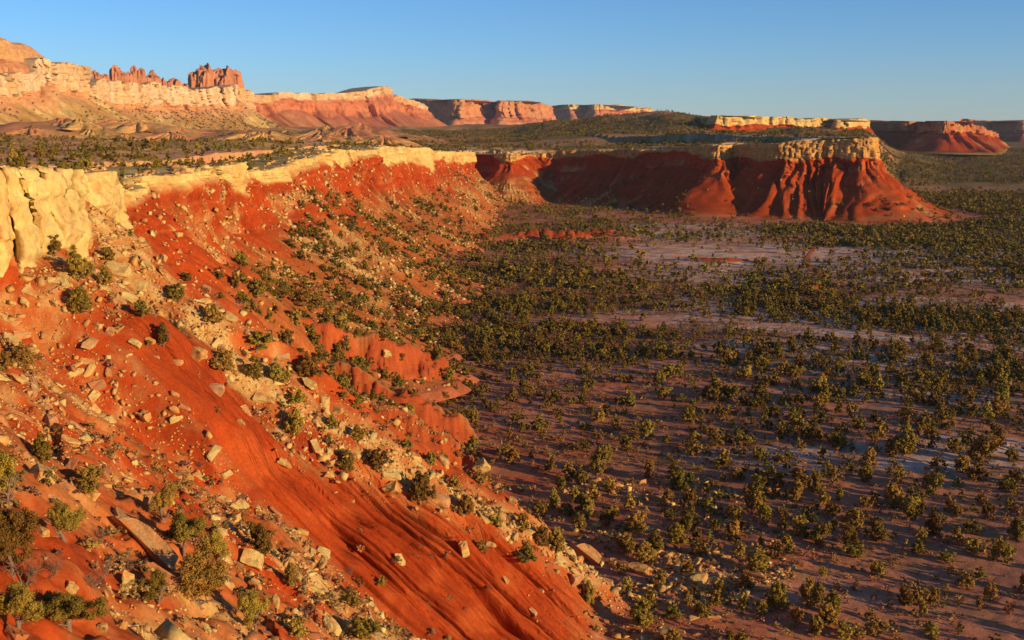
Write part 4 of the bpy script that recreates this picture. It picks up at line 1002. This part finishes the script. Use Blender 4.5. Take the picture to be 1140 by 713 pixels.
tall = A[:, 3] * F / dep
vis = (px > -3) & (px < 1143) & (py < 716) & (py > 100)
order = np.argsort(-np.where(vis, tall, 0))
pick = []
for i in order:
    if len(pick) >= 298 - len(TREES): break
    d = Vector((A[i, 0], A[i, 1], A[i, 2] + A[i, 3] * .7)) - Vector((0, 0, CAM_Z)); L_ = d.length
    hit, *_ = SC.ray_cast(DG, Vector((0, 0, CAM_Z)), d / L_, distance=L_ - 0.5)
    if not hit: pick.append(i)
mk = np.ones(len(A), bool); mk[pick] = False
THINGS = TREES + [res[i] for i in pick]
REST = A[mk]
JUN = []
for n_, (x, y, z, h, w, tr_) in enumerate(THINGS):
    px_, py_, dp = [float(v) for v in project(x, y, z)]
    hp = h * F / dp
    i = int(RNG.integers(0, 6))
    root = bpy.data.objects.new('juniper', None); COL.objects.link(root); root.location = (x, y, z); root.rotation_euler = (0, 0, float(RNG.uniform(0, 6.28)))
    root.empty_display_size = 0.2
    cme = (CROWN_TOP if hp > 42 else CROWN_HI if hp > 24 else CROWN_MID)[i]
    c = bpy.data.objects.new('crown', cme); COL.objects.link(c); c.parent = root; c.scale = (w, w * float(RNG.uniform(.85, 1.15)), h)
    t = bpy.data.objects.new('trunk', TRUNKS[i]); COL.objects.link(t); t.parent = root; t.scale = (w * 0.9, w * 0.9, h * 0.95)
    JUN.append((root, px_, py_, hp, w / h, SHAPES[i], h))

def yawm(n):
    a = RNG.uniform(0, 6.28, n); R = np.zeros((n, 3, 3)); R[:, 0, 0] = np.cos(a); R[:, 0, 1] = -np.sin(a); R[:, 1, 0] = np.sin(a); R[:, 1, 1] = np.cos(a); R[:, 2, 2] = 1
    return R
def forest(name, bases, pts, label):
    """trees too many to count, as one mass"""
    bl = [(b[0], b[1]) for b in bases]; n = len(pts)
    # per face colours come from the base; multiply by a tint of each tree
    VV, FF, CC = [], [], []; off = 0
    pk = RNG.integers(0, len(bases), n); R = yawm(n); tint = RNG.uniform(0.6, 1.35, (n, 1)) * (1 + RNG.normal(0, 0.09, (n, 3))) * np.where(RNG.random((n, 1)) < 0.08, np.array([[1.0, 0.8, 1.3]]), 1.0)
    for b, (bv, bf, bc) in enumerate(bases):
        m = np.where(pk == b)[0]
        if not len(m): continue
        sc_ = np.stack([pts[m, 4], pts[m, 4], pts[m, 3]], 1)
        v = np.einsum('nij,nkj->nki', R[m], bv[None] * sc_[:, None]) + pts[m, None, :3]
        VV.append(v.reshape(-1, 3)); k_ = len(bv)
        FF.append((bf[None] + (off + np.arange(len(m)) * k_)[:, None, None]).reshape(-1, 3)); off += k_ * len(m)
        CC.append((bc[None] * tint[m][:, None]).reshape(-1, 3))
    me = bpy.data.meshes.new(name); fill(me, np.concatenate(VV), np.concatenate(FF), M_LEAF); set_albedo(me, np.clip(np.concatenate(CC), 0.01, 0.6))
    o = bpy.data.objects.new(name, me); COL.objects.link(o); o['kind'] = 'stuff'; o['label'] = label
    return o
dist = REST[:, 1]
mid = REST[dist < 620]; fa = REST[dist >= 620]
forest('valley_woodland', LOW, mid, 'olive juniper woodland scattered over the valley floor')
# beyond: small dark trees on the uplands and the far valley
NF = 55000
yf = np.sqrt(RNG.uniform(1500 ** 2, 3600 ** 2, NF)); xf = RNG.uniform(-0.52, 0.52, NF) * yf
zf = ground(xf, yf); fpx = 570 + F * xf / yf
nf = fbm(xf / 180, yf / 180, 4, 83)
kf = RNG.random(NF) < np.clip(0.55 + 0.9 * nf, 0.05, 1) * np.where(fpx < 450, 0.13, 1.0)
hf_ = RNG.uniform(3.0, 6.0, NF)
FARP = np.stack([xf, yf, zf - 0.2, hf_, hf_ * 1.25], 1)[kf]
forest('distant_woodland', TINY, np.concatenate([fa[:, :5], FARP]), 'dark juniper woodland on the plateau and far valley')
# scrub on the debris slope below the white cliff
X, Y, Z, K, T, deb = WALL_DATA['distant_white_cliff']
w_ = ((K == 3) & (T < 0.95)).astype(float).ravel() * np.clip(fbm(X.ravel() / 90, Y.ravel() / 90, 3, 85) + 0.5, 0.02, 1); w_ /= w_.sum()
pk = RNG.choice(w_.size, 2600, p=w_)
hh = RNG.uniform(2.5, 6.0, len(pk))
forest('distant_scrub', TINY, np.stack([X.ravel()[pk], Y.ravel()[pk], Z.ravel()[pk] - 0.3, hh, hh * 1.3], 1), 'dark scrub dotted over the ochre slope under the white cliff')

# ------------------------------------------------------------------ low sage on the valley and the slopes
NS = 150000
ys = np.sqrt(RNG.uniform(70 ** 2, 800 ** 2, NS)); xs = RNG.uniform(-0.55, 0.55, NS) * ys
zs = ground(xs, ys); sds, _ = rim_dist(xs, ys)
px, py, dep = project(xs, ys, zs)
Ps = P_plane(xs, ys)
q_ = 0.258 * xs + 0.966 * ys
bare = (Ps > 1) & (q_ > 146) & (q_ < 168 + 0.66 * np.maximum(0.966 * xs - 0.258 * ys + 85, 0))
ks = (px > -30) & (px < 1170) & (py < 730) & (sds < -8) & (RNG.random(NS) < np.where(bare, 0.06, 0.5) * sstep(900, 450, ys) * np.clip(0.7 + fbm(xs / 20, ys / 20, 3, 87), 0, 1))
hs = 0.35 + 1.4 * RNG.random(NS) ** 2.0
SAGE = np.stack([xs, ys, zs - 0.03, hs, hs * 1.3], 1)[ks]
def recolor(b, c0, c1):
    t = RNG.random((len(b[2]) // 3, 1)); return (b[0], b[1], np.repeat(c0[None] * (1 - t) + c1[None] * t, 3, 0))
SG = [recolor(crown_arrays(2500 + i, 12, 14, 0.15, 'round'), np.array([0.26, 0.17, 0.05]), np.array([0.50, 0.34, 0.10])) for i in range(6)]
forest('sagebrush', SG, SAGE, 'low grey green sagebrush and dry grass tufts between the trees')
print('sage', len(SAGE), 'mid', len(mid), 'far', len(fa) + len(FARP))

# ------------------------------------------------------------------ leafless shrubs among the near rocks
BARE = [mesh_of('branches', *limbs(2600 + i, 'bush'), M_BARK, None, True) for i in range(3)]
BUSH = []
for n_, (bx_, by_, h_, w_) in enumerate([(28, 652, 52, 50), (104, 655, 44, 52), (140, 634, 28, 32), (118, 640, 26, 30), (155, 665, 22, 28), (60, 640, 34, 40), (270, 560, 16, 20), (112, 600, 20, 30), (390, 640, 16, 20), (222, 520, 12, 16)]):
    loc, nr = cast(bx_, by_)
    dd = loc.y * CP - (loc.z - CAM_Z) * SP
    o = bpy.data.objects.new('bare_shrub', BARE[n_ % 3]); COL.objects.link(o); o.location = loc; o.rotation_euler = (0, 0, n_ * 1.3)
    o.scale = (w_ * dd / F * 0.7, w_ * dd / F * 0.7, h_ * dd / F)
    BUSH.append((o, bx_, by_))
# ------------------------------------------------------------------ the dirt track over the far flats
tp_ = catmull(np.array([[*pp(px, py, 0)[:2], 0] if False else [(px - 570) / F * (CAM_Z * F / (py - HZ)), CAM_Z * F / (py - HZ), 0] for px, py in
     [(930, 262), (912, 272), (900, 286), (905, 296), (918, 304), (927, 314), (924, 322), (908, 328), (900, 336), (912, 344)]]), lambda p: 3.0)
tn = np.gradient(tp_[:, :2], axis=0); tn /= np.linalg.norm(tn, axis=1)[:, None]; tn = np.stack([-tn[:, 1], tn[:, 0]], 1)
rows_ = []
for wv in (-1, -0.6, -0.2, 0.2, 0.6, 1.0):
    q2 = tp_[:, :2] + tn * (wv * (3.6 + 1.2 * fbm(np.arange(len(tp_)) / 6.0, np.zeros(len(tp_)), 2, 95)))[:, None]
    rows_.append(np.stack([q2[:, 0], q2[:, 1], ground(q2[:, 0], q2[:, 1]) + (0.12 if abs(wv) < 1 else -0.3)], 1))
Vt = np.array(rows_)
structure(grid_mesh('dirt_track', Vt[::-1], mixc(RED[None, None], SOIL[None, None], 0.45 + 0 * Vt[::-1][..., 0]), M_GROUND))

# ------------------------------------------------------------------ names in words: which one is which
ORD = ['first', 'second', 'third', 'fourth', 'fifth', 'sixth', 'seventh', 'eighth', 'ninth', 'tenth']
NUM = ['one', 'two', 'three', 'four', 'five', 'six', 'seven', 'eight', 'nine', 'ten', 'eleven', 'twelve', 'thirteen', 'fourteen', 'fifteen', 'sixteen', 'seventeen', 'eighteen', 'nineteen', 'twenty', 'twenty one', 'twenty two', 'twenty three', 'twenty four', 'twenty five', 'twenty six', 'twenty seven', 'twenty eight', 'twenty nine', 'thirty']
EDGE = [(0, 200), (110, 290), (310, 390), (430, 500), (535, 520), (640, 600), (720, 713), (900, 900)]
def on_slope(px, py):
    ln = np.interp(px, [e[0] for e in EDGE], [e[1] for e in EDGE]); return py > ln - 6
def place(px, py):
    if on_slope(px, py):
        if py >= 470 and px < 130: return 'in the rocky bottom corner'
        if py >= 540 and px < 400: return 'on the rocky spur'
        if px < 150 and py < 345: return 'under the cream cliff'
        if px < 110: return 'left on the red slope'
        if px < 230: return 'high on the boulder band'
        if px < 330: return 'on the upper boulder band'
        if px < 440: return 'on the middle boulder band'
        if px < 560: return 'on the lower boulder band'
        return 'at the slope end'
    if py < 345 and px < 560: return 'on the far red talus'
    if px < 620: return 'below the red slope'
    if px < 740: return 'beside the slope foot'
    if px < 850: return 'on the left flats'
    if px < 960: return 'on the middle flats'
    if px < 1050: return 'on the right flats'
    return 'by the right edge'
def spell(items, noun, adj, big, small, key_size, per=4):
    """items: (obj, px, py, size); a phrase for each that fits no other"""
    zones = {}
    for it in items: zones.setdefault(place(it[1], it[2]), []).append(it)
    used = set()
    for z, L_ in zones.items():
        L_.sort(key=lambda i: -i[2])
        n = len(L_)
        for r in range(0, n, per):
            row = sorted(L_[r:r + per], key=lambda i: i[1]); rn = r // per
            rowtxt = '' if n <= per else (', lowest row' if rn == 0 else ', row %s up' % NUM[rn])
            for k, it in enumerate(row):
                a = adj(it)
                if len(row) == 1: tail = '' if n > 1 else ''
                elif k == 0: tail = ', leftmost'
                elif k == len(row) - 1: tail = ', rightmost'
                else: tail = ', %s from left' % ORD[k]
                txt = '%s %s %s%s%s' % (a, noun(it), z, rowtxt, tail)
                assert txt not in used, txt
                used.add(txt); it[0]['label'] = txt
JI = [(j[0], j[1], j[2], j[3], j[4], j[5], j[6]) for j in JUN]
def jadj(it):
    s_ = 'large' if it[6] > 5.2 else 'small' if it[6] < 3.0 else 'middling'
    return s_ + ' ' + {'round': 'rounded', 'tall': 'upright', 'flat': 'spreading'}[it[5]]
spell(JI, lambda i: 'olive juniper', jadj, '', '', 3)
for it in JI:
    it[0]['category'] = 'tree'; it[0]['group'] = 'junipers on the slope' if on_slope(it[1], it[2]) else 'junipers dotted over the valley flats'
def badj(it):
    sz = 'big' if it[5] > 3.6 else 'small' if it[5] < 2.2 else 'middling'
    return sz + ' ' + ('cream' if it[4] < 0.5 else 'ochre' if it[4] < 0.85 else 'rusty')
BN = {'s': 'flat slab', 'u': 'upright block', 'lean': 'long leaning slab', 'b': 'squarish block', 'c': 'angular boulder', 'd': 'angular boulder', 'w': 'wedge boulder', 'g': 'angular boulder'}
spell([tuple(b) for b in BOULDERS], lambda i: BN[i[3]], badj, '', '', 5)
for b in BOULDERS: b[0]['category'] = 'boulder'; b[0]['group'] = 'sandstone boulders fallen on the red slopes'
BI = [(b[0], b[1], b[2], 0) for b in BUSH]
spell(BI, lambda i: 'leafless shrub', lambda i: 'bare brown', '', '', 3)
for b in BI: b[0]['category'] = 'shrub'; b[0]['group'] = 'leafless shrubs among the rocks'
# ------------------------------------------------------------------ light
SUN_EL, SUN_AZ = math.radians(11.5), math.radians(32)   # azimuth: from +X turned towards the viewer
sv = Vector((math.cos(SUN_EL) * math.cos(SUN_AZ), -math.cos(SUN_EL) * math.sin(SUN_AZ), math.sin(SUN_EL)))
sd_ = bpy.data.lights.new('sun', 'SUN'); sd_.energy = 5.0; sd_.angle = math.radians(0.53); sd_.color = (1.0, 0.68, 0.36)
so = bpy.data.objects.new('sun', sd_); COL.objects.link(so)
so.rotation_euler = sv.to_track_quat('Z', 'Y').to_euler(); so.location = (300, -200, 400)
W = bpy.data.worlds.new('World'); SC.world = W; W.use_nodes = True
nt = W.node_tree; bg = nt.nodes['Background']
sk = nt.nodes.new('ShaderNodeTexSky'); sk.sky_type = 'NISHITA'; sk.sun_disc = False
sk.sun_elevation = SUN_EL; sk.sun_rotation = math.atan2(sv.x, sv.y); sk.altitude = 1600; sk.air_density = 1.0; sk.dust_density = 0.0; sk.ozone_density = 6.0
nt.links.new(sk.outputs[0], bg.inputs['Color']); bg.inputs['Strength'].default_value = 0.125
SC.view_settings.view_transform = 'Standard'; SC.view_settings.look = 'None'
SC.view_settings.exposure = 0.30; SC.view_settings.gamma = 1.0; SC.view_settings.use_curve_mapping = False
SC.cycles.max_bounces = 5; SC.cycles.diffuse_bounces = 3; SC.cycles.use_denoising = True

# ------------------------------------------------------------------ the dry air of the long view
hz = bpy.data.meshes.new('haze'); bm = bmesh.new(); bmesh.ops.create_cube(bm, size=1)
zlo = float(GZ.min()) - 8; zhi = 520.0
for v in bm.verts: v.co = Vector((v.co.x * 26000, v.co.y * 26000, zlo if v.co.z < 0 else zhi))
bm.to_mesh(hz); bm.free()
ho = bpy.data.objects.new('haze', hz); COL.objects.link(ho); ho['kind'] = 'stuff'; ho['label'] = 'thin pale haze of the evening air over the far mesas'
hm = bpy.data.materials.new('evening_haze'); hm.use_nodes = True; hn = hm.node_tree; hn.nodes.clear()
ou = hn.nodes.new('ShaderNodeOutputMaterial'); pv = hn.nodes.new('ShaderNodeVolumePrincipled')
pv.inputs['Density'].default_value = 2.0e-5; pv.inputs['Color'].default_value = (0.80, 0.86, 1.0, 1); pv.inputs['Anisotropy'].default_value = 0.1
hn.links.new(pv.outputs[0], ou.inputs['Volume']); hz.materials.append(hm)
SC.cycles.volume_bounces = 0
